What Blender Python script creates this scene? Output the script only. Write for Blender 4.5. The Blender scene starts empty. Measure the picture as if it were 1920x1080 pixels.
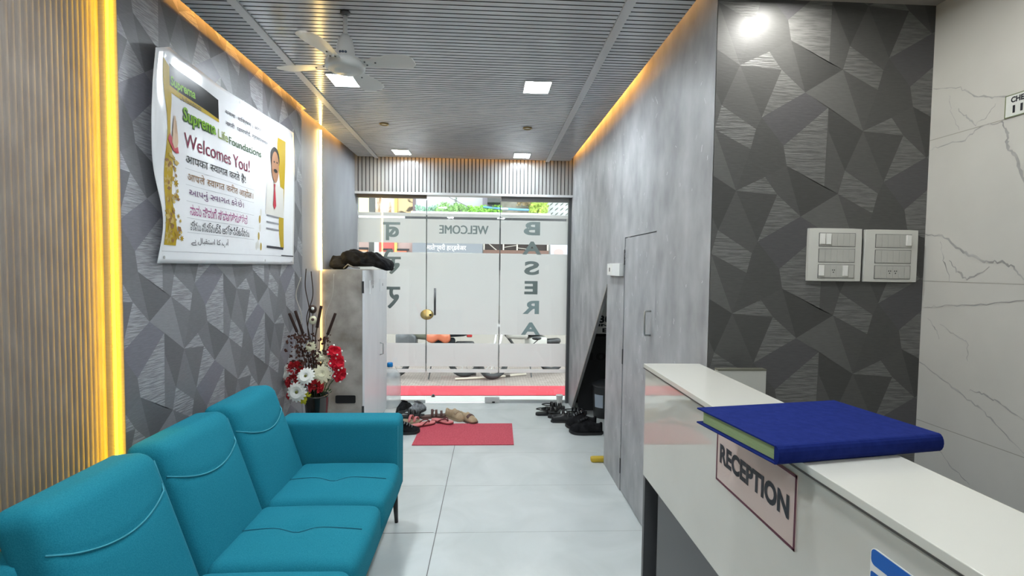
import bpy, bmesh, math, random
from mathutils import Vector, Matrix
from math import sin, cos, pi, radians

scene = bpy.context.scene
COL = scene.collection

# ------------------------------------------------------------------ camera, world, exposure
def make_camera():
    yaw, pitch, roll = 0.0488493, 0.0434504, 0.0125
    fw = Vector((sin(yaw) * cos(pitch), cos(yaw) * cos(pitch), -sin(pitch)))
    rt = Vector((cos(yaw), -sin(yaw), 0))
    up = rt.cross(fw)
    R = rt * cos(roll) + up * sin(roll)
    U = -rt * sin(roll) + up * cos(roll)
    cd = bpy.data.cameras.new('camera')
    co = bpy.data.objects.new('camera', cd)
    COL.objects.link(co)
    m = Matrix(((R.x, U.x, -fw.x, 0), (R.y, U.y, -fw.y, 0), (R.z, U.z, -fw.z, 1.5), (0, 0, 0, 1)))
    co.matrix_world = m
    cd.sensor_width = 36.0
    cd.lens = 930.0 / 1920.0 * 36.0
    cd.clip_start = 0.02
    scene.camera = co
make_camera()

world = bpy.data.worlds.new('overcast_sky')
scene.world = world
world.use_nodes = True
bgn = world.node_tree.nodes['Background']
bgn.inputs[0].default_value = (0.89, 0.95, 1.0, 1)
bgn.inputs[1].default_value = 2.75
scene.view_settings.view_transform = 'Standard'
scene.view_settings.look = 'None'
scene.view_settings.exposure = 1.0
scene.view_settings.gamma = 1.0
scene.view_settings.use_curve_mapping = False

PANEL_POWER = 80.0      # emission of the square ceiling lights
LED_POWER = 11.0        # emission of the upright LED strips
COVE_POWER = 30.0       # emission of the cove LED strips

# ------------------------------------------------------------------ materials
MATS = {}
def nt_of(name):
    m = bpy.data.materials.new(name)
    m.use_nodes = True
    nt = m.node_tree
    return m, nt, nt.nodes['Principled BSDF']

def mat(name, c, rough=0.5, metal=0.0, c2=None, scale=8.0, stretch=(1, 1, 1), detail=4.0, bump=0.0, lo=0.35, hi=0.65,
        spec=0.5, trans=0.0, alpha=1.0, coat=0.0, sheen=0.0, bscale=None):
    if name in MATS:
        return MATS[name]
    m, nt, p = nt_of(name)
    p.inputs['Base Color'].default_value = (*c, 1)
    p.inputs['Roughness'].default_value = rough
    p.inputs['Metallic'].default_value = metal
    p.inputs['Specular IOR Level'].default_value = spec
    p.inputs['Transmission Weight'].default_value = trans
    p.inputs['Alpha'].default_value = alpha
    p.inputs['Coat Weight'].default_value = coat
    p.inputs['Sheen Weight'].default_value = sheen
    if c2 is not None or bump:
        tc = nt.nodes.new('ShaderNodeTexCoord')
        mp = nt.nodes.new('ShaderNodeMapping')
        mp.inputs['Scale'].default_value = stretch
        nt.links.new(tc.outputs['Object'], mp.inputs['Vector'])
        nz = nt.nodes.new('ShaderNodeTexNoise')
        nz.inputs['Scale'].default_value = scale
        nz.inputs['Detail'].default_value = detail
        nt.links.new(mp.outputs[0], nz.inputs['Vector'])
        if c2 is not None:
            cr = nt.nodes.new('ShaderNodeValToRGB')
            cr.color_ramp.elements[0].position = lo
            cr.color_ramp.elements[1].position = hi
            cr.color_ramp.elements[0].color = (*c, 1)
            cr.color_ramp.elements[1].color = (*c2, 1)
            nt.links.new(nz.outputs['Fac'], cr.inputs[0])
            nt.links.new(cr.outputs[0], p.inputs['Base Color'])
        if bump:
            src = nz
            if bscale:
                src = nt.nodes.new('ShaderNodeTexNoise')
                src.inputs['Scale'].default_value = bscale
                src.inputs['Detail'].default_value = 3
                nt.links.new(mp.outputs[0], src.inputs['Vector'])
            b = nt.nodes.new('ShaderNodeBump')
            b.inputs['Strength'].default_value = bump
            b.inputs['Distance'].default_value = 0.01
            nt.links.new(src.outputs['Fac'], b.inputs['Height'])
            nt.links.new(b.outputs[0], p.inputs['Normal'])
    MATS[name] = m
    return m

def emit(name, c, s):
    if name in MATS:
        return MATS[name]
    m, nt, p = nt_of(name)
    p.inputs['Base Color'].default_value = (*c, 1)
    p.inputs['Emission Color'].default_value = (*c, 1)
    p.inputs['Emission Strength'].default_value = s
    MATS[name] = m
    return m

def glass_mat():
    m = bpy.data.materials.new('clear_glass')
    m.use_nodes = True
    nt = m.node_tree
    nt.nodes.clear()
    out = nt.nodes.new('ShaderNodeOutputMaterial')
    tr = nt.nodes.new('ShaderNodeBsdfTransparent')
    tr.inputs[0].default_value = (0.95, 0.98, 0.965, 1)
    gl = nt.nodes.new('ShaderNodeBsdfGlossy')
    gl.inputs['Roughness'].default_value = 0.02
    fr = nt.nodes.new('ShaderNodeFresnel')
    fr.inputs[0].default_value = 1.45
    mx = nt.nodes.new('ShaderNodeMixShader')
    nt.links.new(fr.outputs[0], mx.inputs[0])
    nt.links.new(tr.outputs[0], mx.inputs[1])
    nt.links.new(gl.outputs[0], mx.inputs[2])
    nt.links.new(mx.outputs[0], out.inputs[0])
    return m

def film_mat(name, c, t):
    """frosted vinyl: part translucent, part diffuse"""
    m = bpy.data.materials.new(name)
    m.use_nodes = True
    nt = m.node_tree
    nt.nodes.clear()
    out = nt.nodes.new('ShaderNodeOutputMaterial')
    a = nt.nodes.new('ShaderNodeBsdfTranslucent')
    a.inputs[0].default_value = (*c, 1)
    b = nt.nodes.new('ShaderNodeBsdfDiffuse')
    b.inputs[0].default_value = (*c, 1)
    mx = nt.nodes.new('ShaderNodeMixShader')
    mx.inputs[0].default_value = t
    nt.links.new(b.outputs[0], mx.inputs[1])
    nt.links.new(a.outputs[0], mx.inputs[2])
    nt.links.new(mx.outputs[0], out.inputs[0])
    return m

def tile_floor_mat():
    m, nt, p = nt_of('grey_floor_tile')
    tc = nt.nodes.new('ShaderNodeTexCoord')
    nz = nt.nodes.new('ShaderNodeTexNoise')
    nz.inputs['Scale'].default_value = 2.2
    nz.inputs['Detail'].default_value = 7
    nz.inputs['Distortion'].default_value = 1.2
    nt.links.new(tc.outputs['Object'], nz.inputs['Vector'])
    cr = nt.nodes.new('ShaderNodeValToRGB')
    cr.color_ramp.elements[0].position = 0.3
    cr.color_ramp.elements[1].position = 0.7
    cr.color_ramp.elements[0].color = (0.55, 0.585, 0.575, 1)
    cr.color_ramp.elements[1].color = (0.66, 0.69, 0.68, 1)
    nt.links.new(nz.outputs['Fac'], cr.inputs[0])
    nt.links.new(cr.outputs[0], p.inputs['Base Color'])
    p.inputs['Roughness'].default_value = 0.24
    p.inputs['Specular IOR Level'].default_value = 0.5
    return m

def paving_mat():
    m, nt, p = nt_of('street_paving')
    tc = nt.nodes.new('ShaderNodeTexCoord')
    br = nt.nodes.new('ShaderNodeTexBrick')
    br.inputs['Scale'].default_value = 5.0
    br.inputs['Color1'].default_value = (0.20, 0.165, 0.145, 1)
    br.inputs['Color2'].default_value = (0.25, 0.21, 0.185, 1)
    br.inputs['Mortar'].default_value = (0.06, 0.047, 0.04, 1)
    br.inputs['Mortar Size'].default_value = 0.018
    nt.links.new(tc.outputs['Object'], br.inputs['Vector'])
    nt.links.new(br.outputs['Color'], p.inputs['Base Color'])
    p.inputs['Roughness'].default_value = 0.9
    return m

def textured_facet(name, c, c2, rough=0.45):
    """foil facets of the wallpaper: fine horizontal strokes"""
    return mat(name, c, rough, 0.0, c2=c2, scale=30, stretch=(0.6, 0.6, 6.5), detail=5, bump=0.35, spec=0.6)

M = dict(
    stone=mat('grey_stone_laminate', (0.26, 0.262, 0.268), 0.5, c2=(0.43, 0.433, 0.442), scale=7, stretch=(1, 1, 0.6), detail=14, bump=0.12, lo=0.3, hi=0.72, spec=.3),
    stonefleck=mat('pale_fleck', (0.6, 0.61, 0.62), 0.6),
    plain=mat('plain_grey_plaster', (0.245, 0.25, 0.27), 0.5, c2=(0.31, 0.315, 0.335), scale=4, stretch=(1, 1, .5), detail=7),
    ribbed=mat('taupe_fluted_board', (0.185, 0.152, 0.127), 0.55, c2=(0.225, 0.19, 0.16), scale=25, stretch=(1, 1, .3)),
    ceil=mat('grey_ceiling_panel', (0.49, 0.50, 0.525), 0.16, c2=(0.55, 0.56, 0.585), scale=9, stretch=(.4, 1, 1), spec=0.5),
    groove=mat('dark_groove', (0.015, 0.015, 0.017), 0.8),
    trimm=mat('pale_trim', (0.50, 0.50, 0.51), 0.4),
    header=mat('pale_ribbed_header', (0.30, 0.29, 0.285), 0.2, spec=0.5),
    marble=mat('white_marble_tile', (0.56, 0.55, 0.51), 0.26, c2=(0.64, 0.63, 0.585), scale=2.2, detail=8, lo=.3, hi=.7),
    vein=mat('grey_marble_vein', (0.30, 0.295, 0.285), 0.3, c2=(0.50, 0.495, 0.475), scale=14, detail=6, lo=.35, hi=.7),
    grout=mat('tile_joint', (0.36, 0.35, 0.31), 0.8),
    floorgrout=mat('floor_joint', (0.16, 0.16, 0.155), 0.8),
    white=mat('white_paint', (0.62, 0.62, 0.6), 0.6),
    teal=mat('teal_fabric', (0.013, 0.19, 0.265), 0.9, c2=(0.02, 0.225, 0.305), scale=260, detail=3, bump=0.12, spec=0.1),
    tealseam=mat('teal_welt', (0.045, 0.30, 0.39), 0.85),
    black=mat('black_satin', (0.012, 0.012, 0.013), 0.4),
    blackfab=mat('black_nylon', (0.004, 0.004, 0.005), 0.8, spec=.15, c2=(0.02, 0.02, 0.022), scale=20, bump=0.3),
    rubber=mat('black_rubber', (0.02, 0.02, 0.021), 0.7),
    greyshoe=mat('grey_mesh', (0.16, 0.165, 0.18), 0.8, c2=(0.32, 0.33, 0.34), scale=60),
    steel=mat('brushed_steel', (0.55, 0.56, 0.56), 0.3, 1.0),
    darksteel=mat('dark_steel', (0.12, 0.12, 0.125), 0.35, 0.9),
    brass=mat('brass', (0.62, 0.47, 0.2), 0.3, 1.0),
    lamwhite=mat('white_laminate', (0.59, 0.58, 0.52), 0.14, spec=0.5),
    lamfront=mat('glossy_white_laminate', (0.54, 0.53, 0.48), 0.035, spec=0.9, c2=(0.57, 0.56, 0.51), scale=3),
    lamgrey=mat('grey_laminate', (0.065, 0.067, 0.071), 0.4),
    edge=mat('dark_edge_band', (0.05, 0.045, 0.04), 0.5),
    bookblue=mat('navy_book_cloth', (0.007, 0.016, 0.12), 0.75, c2=(0.010, 0.021, 0.14), scale=60, bump=0.06, spec=.08),
    pages=mat('green_edged_pages', (0.30, 0.42, 0.20), 0.8, c2=(0.36, 0.48, 0.25), scale=30, stretch=(1, 1, 30)),
    signpink=mat('pinkish_card', (0.56, 0.45, 0.41), 0.35),
    maroon=mat('maroon_print', (0.09, 0.012, 0.03), 0.5),
    inkblack=mat('black_print', (0.012, 0.013, 0.02), 0.5),
    stickblue=mat('blue_print', (0.006, 0.10, 0.42), 0.35),
    stickwhite=mat('white_print', (0.72, 0.72, 0.70), 0.4),
    pinkprint=mat('faded_pink_print', (0.5, 0.3, 0.35), 0.5),
    redmat=mat('red_rubber_mat', (0.52, 0.06, 0.09), 0.8, c2=(0.60, 0.085, 0.12), scale=220, stretch=(1, .15, 1), bump=.2),
    redcarpet=mat('red_carpet', (0.43, 0.028, 0.045), 0.95, c2=(0.48, 0.035, 0.055), scale=80),
    switchplate=mat('offwhite_plastic', (0.60, 0.595, 0.545), 0.35),
    switchgrey=mat('grey_plastic', (0.47, 0.465, 0.425), 0.4),
    switchwhite=mat('white_plastic', (0.78, 0.775, 0.73), 0.3),
    cabinet_side=mat('brown_grey_stone', (0.22, 0.195, 0.165), 0.45, c2=(0.48, 0.45, 0.41), scale=6, detail=9, lo=.3, hi=.7),
    cabinet_door=mat('pale_grey_board', (0.80, 0.81, 0.83), 0.4, c2=(0.86, 0.87, 0.885), scale=6, stretch=(1, 1, .3)),
    jar=mat('clear_plastic', (0.82, 0.88, 0.88), 0.12, trans=0.0, alpha=0.42, c2=(0.9, 0.93, 0.93), scale=3),
    bluecap=mat('blue_plastic', (0.012, 0.27, 0.72), 0.35),
    yellow=mat('yellow_paint', (0.55, 0.38, 0.03), 0.5),
    fanwhite=mat('white_enamel', (0.62, 0.62, 0.60), 0.3),
    mcb=mat('white_switch_box', (0.72, 0.72, 0.70), 0.4),
    vinyl=mat('glossy_vinyl', (0.75, 0.75, 0.765), 0.2, spec=0.3, bump=0.25, scale=5, stretch=(1, 1, 1), c2=(0.78, 0.78, 0.79)),
    vase=mat('black_glaze', (0.012, 0.010, 0.008), 0.12, coat=0.5),
    carnation=mat('red_petal', (0.42, 0.01, 0.018), 0.7, c2=(0.55, 0.02, 0.03), scale=30),
    bloomred=mat('scarlet_petal', (0.62, 0.008, 0.03), 0.55, c2=(0.72, 0.02, 0.05), scale=20),
    daisy=mat('white_petal', (0.80, 0.80, 0.74), 0.7),
    cream=mat('cream_petal', (0.72, 0.68, 0.48), 0.7),
    yflower=mat('yellow_petal', (0.70, 0.66, 0.03), 0.7),
    stemm=mat('green_stem', (0.04, 0.09, 0.03), 0.7),
    twig=mat('brown_twig', (0.04, 0.018, 0.01), 0.7),
    paletwig=mat('pale_twig', (0.42, 0.38, 0.33), 0.6),
    cattail=mat('dark_cattail', (0.03, 0.012, 0.008), 0.9),
    leafd=mat('dark_leaf', (0.07, 0.022, 0.012), 0.7),
    cupm=mat('white_paper', (0.75, 0.73, 0.71), 0.7),
    beige=mat('beige_leather', (0.40, 0.29, 0.17), 0.6, c2=(0.5, 0.38, 0.24), scale=25),
    brown=mat('brown_leather', (0.10, 0.045, 0.035), 0.5),
    tan=mat('tan_sole', (0.36, 0.27, 0.17), 0.7),
    pinkf=mat('pink_foam', (0.72, 0.22, 0.22), 0.7),
    darkred=mat('dark_red_rubber', (0.15, 0.02, 0.025), 0.6),
    letter=mat('grey_green_vinyl', (0.19, 0.235, 0.23), 0.6, spec=.2),
    letterteal=mat('teal_grey_vinyl', (0.29, 0.39, 0.39), 0.6, spec=.2),
    film=film_mat('frosted_film', (0.84, 0.835, 0.835), 0.64),
    glass=glass_mat(),
    floor=tile_floor_mat(),
    paving=paving_mat(),
)

# ------------------------------------------------------------------ mesh builder
BASE = {}
def tag(o, label=None, cat=None, group=None, kind=None):
    if label: o['label'] = label
    if cat: o['category'] = cat
    if group: o['group'] = group
    if kind: o['kind'] = kind
    return o

def thing(name, label=None, cat=None, loc=(0, 0, 0), group=None, kind=None):
    o = bpy.data.objects.new(name, None)
    o.empty_display_size = 0.05
    COL.objects.link(o)
    o.location = loc
    BASE[o.name] = Vector(loc)
    return tag(o, label, cat, group, kind)

class B:
    def __init__(s):
        s.v, s.f, s.mi = [], [], []
        s.cur = 0
    def add(s, vs, fs):
        n = len(s.v)
        s.v += [tuple(v) for v in vs]
        for f in fs:
            s.f.append(tuple(i + n for i in f)); s.mi.append(s.cur)
        return s
    def slot(s, i):
        s.cur = i
        return s
    def box(s, x0, x1, y0, y1, z0, z1):
        vs = [(x0, y0, z0), (x1, y0, z0), (x1, y1, z0), (x0, y1, z0), (x0, y0, z1), (x1, y0, z1), (x1, y1, z1), (x0, y1, z1)]
        return s.add(vs, [(0, 3, 2, 1), (4, 5, 6, 7), (0, 1, 5, 4), (1, 2, 6, 5), (2, 3, 7, 6), (3, 0, 4, 7)])
    def quad(s, a, b, c, d):
        return s.add([a, b, c, d], [(0, 1, 2, 3)])
    def loft(s, rings, cap=True, closed=False):
        n = len(rings[0])
        vs = [p for r in rings for p in r]
        fs = []
        m = len(rings)
        for i in range(m - (0 if closed else 1)):
            j = (i + 1) % m
            for k in range(n):
                l = (k + 1) % n
                fs.append((i * n + k, i * n + l, j * n + l, j * n + k))
        if cap and not closed:
            fs.append(tuple(range(n - 1, -1, -1)))
            fs.append(tuple((m - 1) * n + k for k in range(n)))
        return s.add(vs, fs)
    def lathe(s, prof, c=(0, 0, 0), n=24, axis='z'):
        rings = []
        for r, h in prof:
            ring = []
            for k in range(n):
                a = 2 * pi * k / n
                if axis == 'z':
                    ring.append((c[0] + r * cos(a), c[1] + r * sin(a), c[2] + h))
                elif axis == 'y':
                    ring.append((c[0] + r * cos(a), c[1] + h, c[2] - r * sin(a)))
                else:
                    ring.append((c[0] + h, c[1] + r * cos(a), c[2] + r * sin(a)))
            rings.append(ring)
        return s.loft(rings)
    def tube(s, pts, r, n=8, taper=None):
        pts = [Vector(p) for p in pts]
        rings = []
        prev = None
        for i, p in enumerate(pts):
            d = (pts[min(i + 1, len(pts) - 1)] - pts[max(i - 1, 0)])
            if d.length < 1e-9: d = Vector((0, 0, 1))
            d.normalize()
            a = prev if prev is not None else (Vector((0, 0, 1)) if abs(d.z) < 0.9 else Vector((1, 0, 0)))
            u = a - d * a.dot(d)
            if u.length < 1e-6:
                u = Vector((0, 1, 0)) - d * d.y
            u.normalize()
            prev = u
            w = d.cross(u)
            rr = r if taper is None else r * (1 + (taper - 1) * i / (len(pts) - 1))
            rings.append([tuple(p + u * rr * cos(2 * pi * k / n) + w * rr * sin(2 * pi * k / n)) for k in range(n)])
        return s.loft(rings)
    def sphere(s, c, rx, ry=None, rz=None, nu=14, nv=10):
        ry = ry or rx; rz = rz or rx
        rings = []
        for j in range(1, nv):
            t = pi * j / nv
            rings.append([(c[0] + rx * sin(t) * cos(2 * pi * k / nu), c[1] + ry * sin(t) * sin(2 * pi * k / nu), c[2] - rz * cos(t)) for k in range(nu)])
        return s.loft(rings)
    def prism(s, poly, fn0, fn1):
        """poly of 2-D points mapped by fn0 (front) and fn1 (back)"""
        n = len(poly)
        vs = [fn0(*p) for p in poly] + [fn1(*p) for p in poly]
        fs = [tuple(range(n)), tuple(range(2 * n - 1, n - 1, -1))]
        for k in range(n):
            l = (k + 1) % n
            fs.append((k, k + n, l + n, l))
        return s.add(vs, fs)
    def rbox(s, c, size, r, n=(8, 8, 8), fn=None):
        """rounded box made of a fine grid; fn remaps each point"""
        hx, hy, hz = [d / 2 for d in size]
        r = min(r, hx, hy, hz)
        idx = {}
        vs, fs = [], []
        def vert(i, j, k):
            key = (i, j, k)
            if key in idx: return idx[key]
            p = Vector((-hx + 2 * hx * i / n[0], -hy + 2 * hy * j / n[1], -hz + 2 * hz * k / n[2]))
            q = Vector((max(-hx + r, min(hx - r, p.x)), max(-hy + r, min(hy - r, p.y)), max(-hz + r, min(hz - r, p.z))))
            d = p - q
            if d.length > 1e-9:
                p = q + d.normalized() * r
            p = p + Vector(c)
            if fn: p = Vector(fn(p))
            idx[key] = len(vs)
            vs.append(tuple(p))
            return idx[key]
        a, b_, c_ = n
        for i in range(a):
            for j in range(b_):
                fs.append((vert(i, j, 0), vert(i, j + 1, 0), vert(i + 1, j + 1, 0), vert(i + 1, j, 0)))
                fs.append((vert(i, j, c_), vert(i + 1, j, c_), vert(i + 1, j + 1, c_), vert(i, j + 1, c_)))
        for i in range(a):
            for k in range(c_):
                fs.append((vert(i, 0, k), vert(i + 1, 0, k), vert(i + 1, 0, k + 1), vert(i, 0, k + 1)))
                fs.append((vert(i, b_, k), vert(i, b_, k + 1), vert(i + 1, b_, k + 1), vert(i + 1, b_, k)))
        for j in range(b_):
            for k in range(c_):
                fs.append((vert(0, j, k), vert(0, j, k + 1), vert(0, j + 1, k + 1), vert(0, j + 1, k)))
                fs.append((vert(a, j, k), vert(a, j + 1, k), vert(a, j + 1, k + 1), vert(a, j, k + 1)))
        return s.add(vs, fs)
    def build(s, name, m, parent=None, smooth=False, bevel=0.0, world=True, fix=False):
        me = bpy.data.meshes.new(name)
        off = Vector((0, 0, 0))
        if parent is not None and world:
            off = BASE.get(parent.name, off)
        me.from_pydata([tuple(Vector(v) - off) for v in s.v], [], s.f)
        ms = m if isinstance(m, (list, tuple)) else [m]
        for x in ms:
            me.materials.append(x)
        if len(ms) > 1:
            me.polygons.foreach_set('material_index', s.mi)
        if smooth:
            me.polygons.foreach_set('use_smooth', [True] * len(me.polygons))
        me.update()
        if fix:
            bm = bmesh.new(); bm.from_mesh(me)
            bmesh.ops.recalc_face_normals(bm, faces=bm.faces)
            bm.to_mesh(me); bm.free()
        o = bpy.data.objects.new(name, me)
        COL.objects.link(o)
        if parent is not None:
            o.parent = parent
            BASE[o.name] = off.copy()
        else:
            BASE[o.name] = Vector((0, 0, 0))
        if bevel:
            md = o.modifiers.new('edge', 'BEVEL')
            md.width = bevel; md.segments = 2; md.limit_method = 'ANGLE'
        return o

def struct(o):
    o['kind'] = 'structure'
    return o

def copy_tree(root, loc, rz=0.0, label=None):
    kids = {}
    for o in bpy.data.objects:
        if o.parent: kids.setdefault(o.parent.name, []).append(o)
    def cp(o, par):
        c = o.copy()
        COL.objects.link(c)
        if par is not None:
            c.parent = par
        for k in kids.get(o.name, []):
            cp(k, c)
        return c
    r = cp(root, None)
    r.location = loc
    r.rotation_euler = (0, 0, rz)
    if label: r['label'] = label
    return r

# ------------------------------------------------------------------ lettering
def glyphs(s, bold=0.0):
    c = bpy.data.curves.new('lettering', 'FONT')
    c.body = s
    c.offset = bold
    c.resolution_u = 4
    o = bpy.data.objects.new('lettering', c)
    COL.objects.link(o)
    dg = bpy.context.evaluated_depsgraph_get()
    me = bpy.data.meshes.new_from_object(o.evaluated_get(dg))
    vs = [(v.co.x, v.co.y) for v in me.vertices]
    fs = [tuple(p.vertices) for p in me.polygons]
    bpy.data.objects.remove(o)
    bpy.data.curves.remove(c)
    bpy.data.meshes.remove(me)
    return vs, fs

def clip_left(vs, fs, xmax):
    bm = bmesh.new()
    bv = [bm.verts.new((x, y, 0)) for x, y in vs]
    for f in fs:
        try: bm.faces.new([bv[i] for i in f])
        except ValueError: pass
    bmesh.ops.bisect_plane(bm, geom=bm.verts[:] + bm.edges[:] + bm.faces[:], plane_co=(xmax, 0, 0), plane_no=(1, 0, 0), clear_outer=True)
    bm.verts.index_update()
    v2 = [(v.co.x, v.co.y) for v in bm.verts]
    f2 = [tuple(v.index for v in f.verts) for f in bm.faces]
    bm.free()
    return v2, f2

def run(tokens, bold=0.0):
    """tokens: string, or list of (string, clip fraction or None, gap after)"""
    if isinstance(tokens, str):
        return glyphs(tokens, bold)
    V, F, x = [], [], 0.0
    for s, clip, gap in tokens:
        vs, fs = glyphs(s, bold)
        if not vs: continue
        x0 = min(v[0] for v in vs); x1 = max(v[0] for v in vs)
        if clip:
            vs, fs = clip_left(vs, fs, x0 + (x1 - x0) * clip)
            x1 = x0 + (x1 - x0) * clip
        n = len(V)
        V += [(vx - x0 + x, vy) for vx, vy in vs]
        F += [tuple(i + n for i in f) for f in fs]
        x += (x1 - x0) + gap
    return V, F

def letter(tokens, box, fn, m, parent, name='lettering', bold=0.0, mirror=False, slope=0.0, strike=(), sdir=(0, -.0004, 0)):
    """fit the text to box (u0,u1,v0,v1) and map it with fn(u,v)"""
    vs, fs = run(tokens, bold)
    if not vs: return None
    x0 = min(v[0] for v in vs); x1 = max(v[0] for v in vs)
    y0 = min(v[1] for v in vs); y1 = max(v[1] for v in vs)
    u0, u1, v0, v1 = box
    out = []
    for x, y in vs:
        a = (x - x0) / max(1e-6, x1 - x0)
        if mirror: a = 1 - a
        b = (y - y0) / max(1e-6, y1 - y0)
        out.append(fn(u0 + (u1 - u0) * a, v0 + (v1 - v0) * b + slope * a))
    bb = B().add(out, fs)
    for si, (du, dv) in enumerate(strike):
        o2 = []
        dd = Vector(sdir) * (si + 1)
        for x, y in vs:
            a = (x - x0) / max(1e-6, x1 - x0)
            if mirror: a = 1 - a
            o2.append(tuple(Vector(fn(u0 + (u1 - u0) * a + du, v0 + (v1 - v0) * (y - y0) / max(1e-6, y1 - y0) + dv)) + dd))
        bb.add(o2, fs)
    return bb.build(name, m, parent)

# ------------------------------------------------------------------ dimensions of the room
XL, XR, YG, ZC, XM, YW = -1.40, 0.90, 5.40, 2.62, 1.80, 1.97
XP = -1.37
YB = -2.4

# ---- floor
fl = struct(B().box(-1.7, 2.1, YB - .2, 5.44, -0.08, 0).build('floor', M['floor']))
g = B()
def gl_line(b, x0, y0, x1, y1, w):
    d = Vector((x1 - x0, y1 - y0, 0)).normalized()
    n = Vector((-d.y, d.x, 0)) * w / 2
    a, c = Vector((x0, y0, 0.0006)), Vector((x1, y1, 0.0006))
    b.quad(a - n, c - n, c + n, a + n)
gl_line(g, -0.33, -2.3, -0.262, 4.11, 0.005)
for y in (-0.25, 0.35, 0.95, 1.55, 2.15):
    gl_line(g, -1.4, y, .9, y, .004)
for y in (2.742, 3.339, 3.936, 4.533, 5.13):
    gl_line(g, -1.4, y, -0.29, y, .005 if y < 3 else .002)
    gl_line(g, -0.29, y - .004, .9, y - .008, .0018)
g.build('joint', M['floorgrout'], fl)

# ---- ceiling: ribbed boards running across the hall
CG = .042
def ribbed_ceiling():
    b = B()
    XE = lambda y: (XP + CG if 1.93 < y < 3.735 else XL + CG) if y > 1.93 else XL
    pitch, gw, gd = 0.0365, 0.0075, 0.012
    y = YB
    while y < 5.262:
        y1 = min(y + pitch - gw, 5.27)
        b.slot(0)
        b.quad((XE(y + .02), y, ZC), (XE(y + .02), y1, ZC), (XR - CG, y1, ZC), (XR - CG, y, ZC))
        yn = min(y + pitch, 5.27)
        if yn > y1:
            b.slot(1)
            b.quad((XE(y + .02), y1, ZC), (XE(y + .02), y1, ZC + gd), (XR - CG, y1, ZC + gd), (XR - CG, y1, ZC))
            b.quad((XE(y + .02), y1, ZC + gd), (XE(y + .02), yn, ZC + gd), (XR - CG, yn, ZC + gd), (XR - CG, y1, ZC + gd))
            b.quad((XE(y + .02), yn, ZC + gd), (XE(y + .02), yn, ZC), (XR - CG, yn, ZC), (XR - CG, yn, ZC + gd))
        y = yn
    b.slot(0)
    b.box(XL + .06, XR - CG, YB - .2, 5.26, ZC + .013, ZC + .03)
    b.slot(0).box(XL - .2, XR + .2, YB - .2, 5.5, 2.80, 2.84)
    return struct(b.build('ceiling', [M['ceil'], M['groove']]))
ribbed_ceiling()
def strip(name, p0, p1, w, z0, z1, m):
    d = (Vector(p1) - Vector(p0)).normalized()
    n = Vector((-d.y, d.x)) * w / 2
    pts = [Vector(p0) - n, Vector(p1) - n, Vector(p1) + n, Vector(p0) + n]
    b = B().prism([tuple(p) for p in pts], lambda x, y: (x, y, z0), lambda x, y: (x, y, z1))
    return struct(b.build(name, m, fix=True))
strip('trim_1', (-0.99, YB), (-1.172, 5.3), 0.042, ZC - .008, ZC + .005, M['trimm'])
strip('trim_2', (0.545, YB), (0.618, 5.3), 0.042, ZC - .008, ZC + .005, M['trimm'])

# ---- ceiling of the desk alcove
b = B().box(XR + .0, XM + .05, YB - .2, YW, 2.575, 2.70)
struct(b.build('ceiling_alcove', mat('brown_grey_soffit', (0.33, 0.3, 0.27), 0.6)))

# ---- left wall: fluted board, wallpaper panel, plain plaster
def fluted():
    b = B()
    y0, y1 = YB, 1.932
    pitch = 0.0218
    n = int((y1 - y0) / pitch) * 6
    prof = []
    for i in range(n + 1):
        y = y0 + (y1 - y0) * i / n
        x = XL - 0.038 + 0.0034 * abs(sin(pi * (y - y1) / pitch)) ** .8
        prof.append((x, y))
    vs = [(x, y, 0) for x, y in prof] + [(x, y, 2.81) for x, y in prof]
    k = len(prof)
    b.add(vs, [(i, i + k, i + k + 1, i + 1) for i in range(k - 1)])
    b.box(XL - .15, XL - .0385, y0, y1, 0, 2.81)
    o = b.build('wall_left', M['ribbed'])
    return struct(o)
fluted()
b = B().box(XL - .15, XL, 1.932, 5.46, 0, 2.81)
struct(b.build('wall_left_plain', M['plain']))

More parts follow.
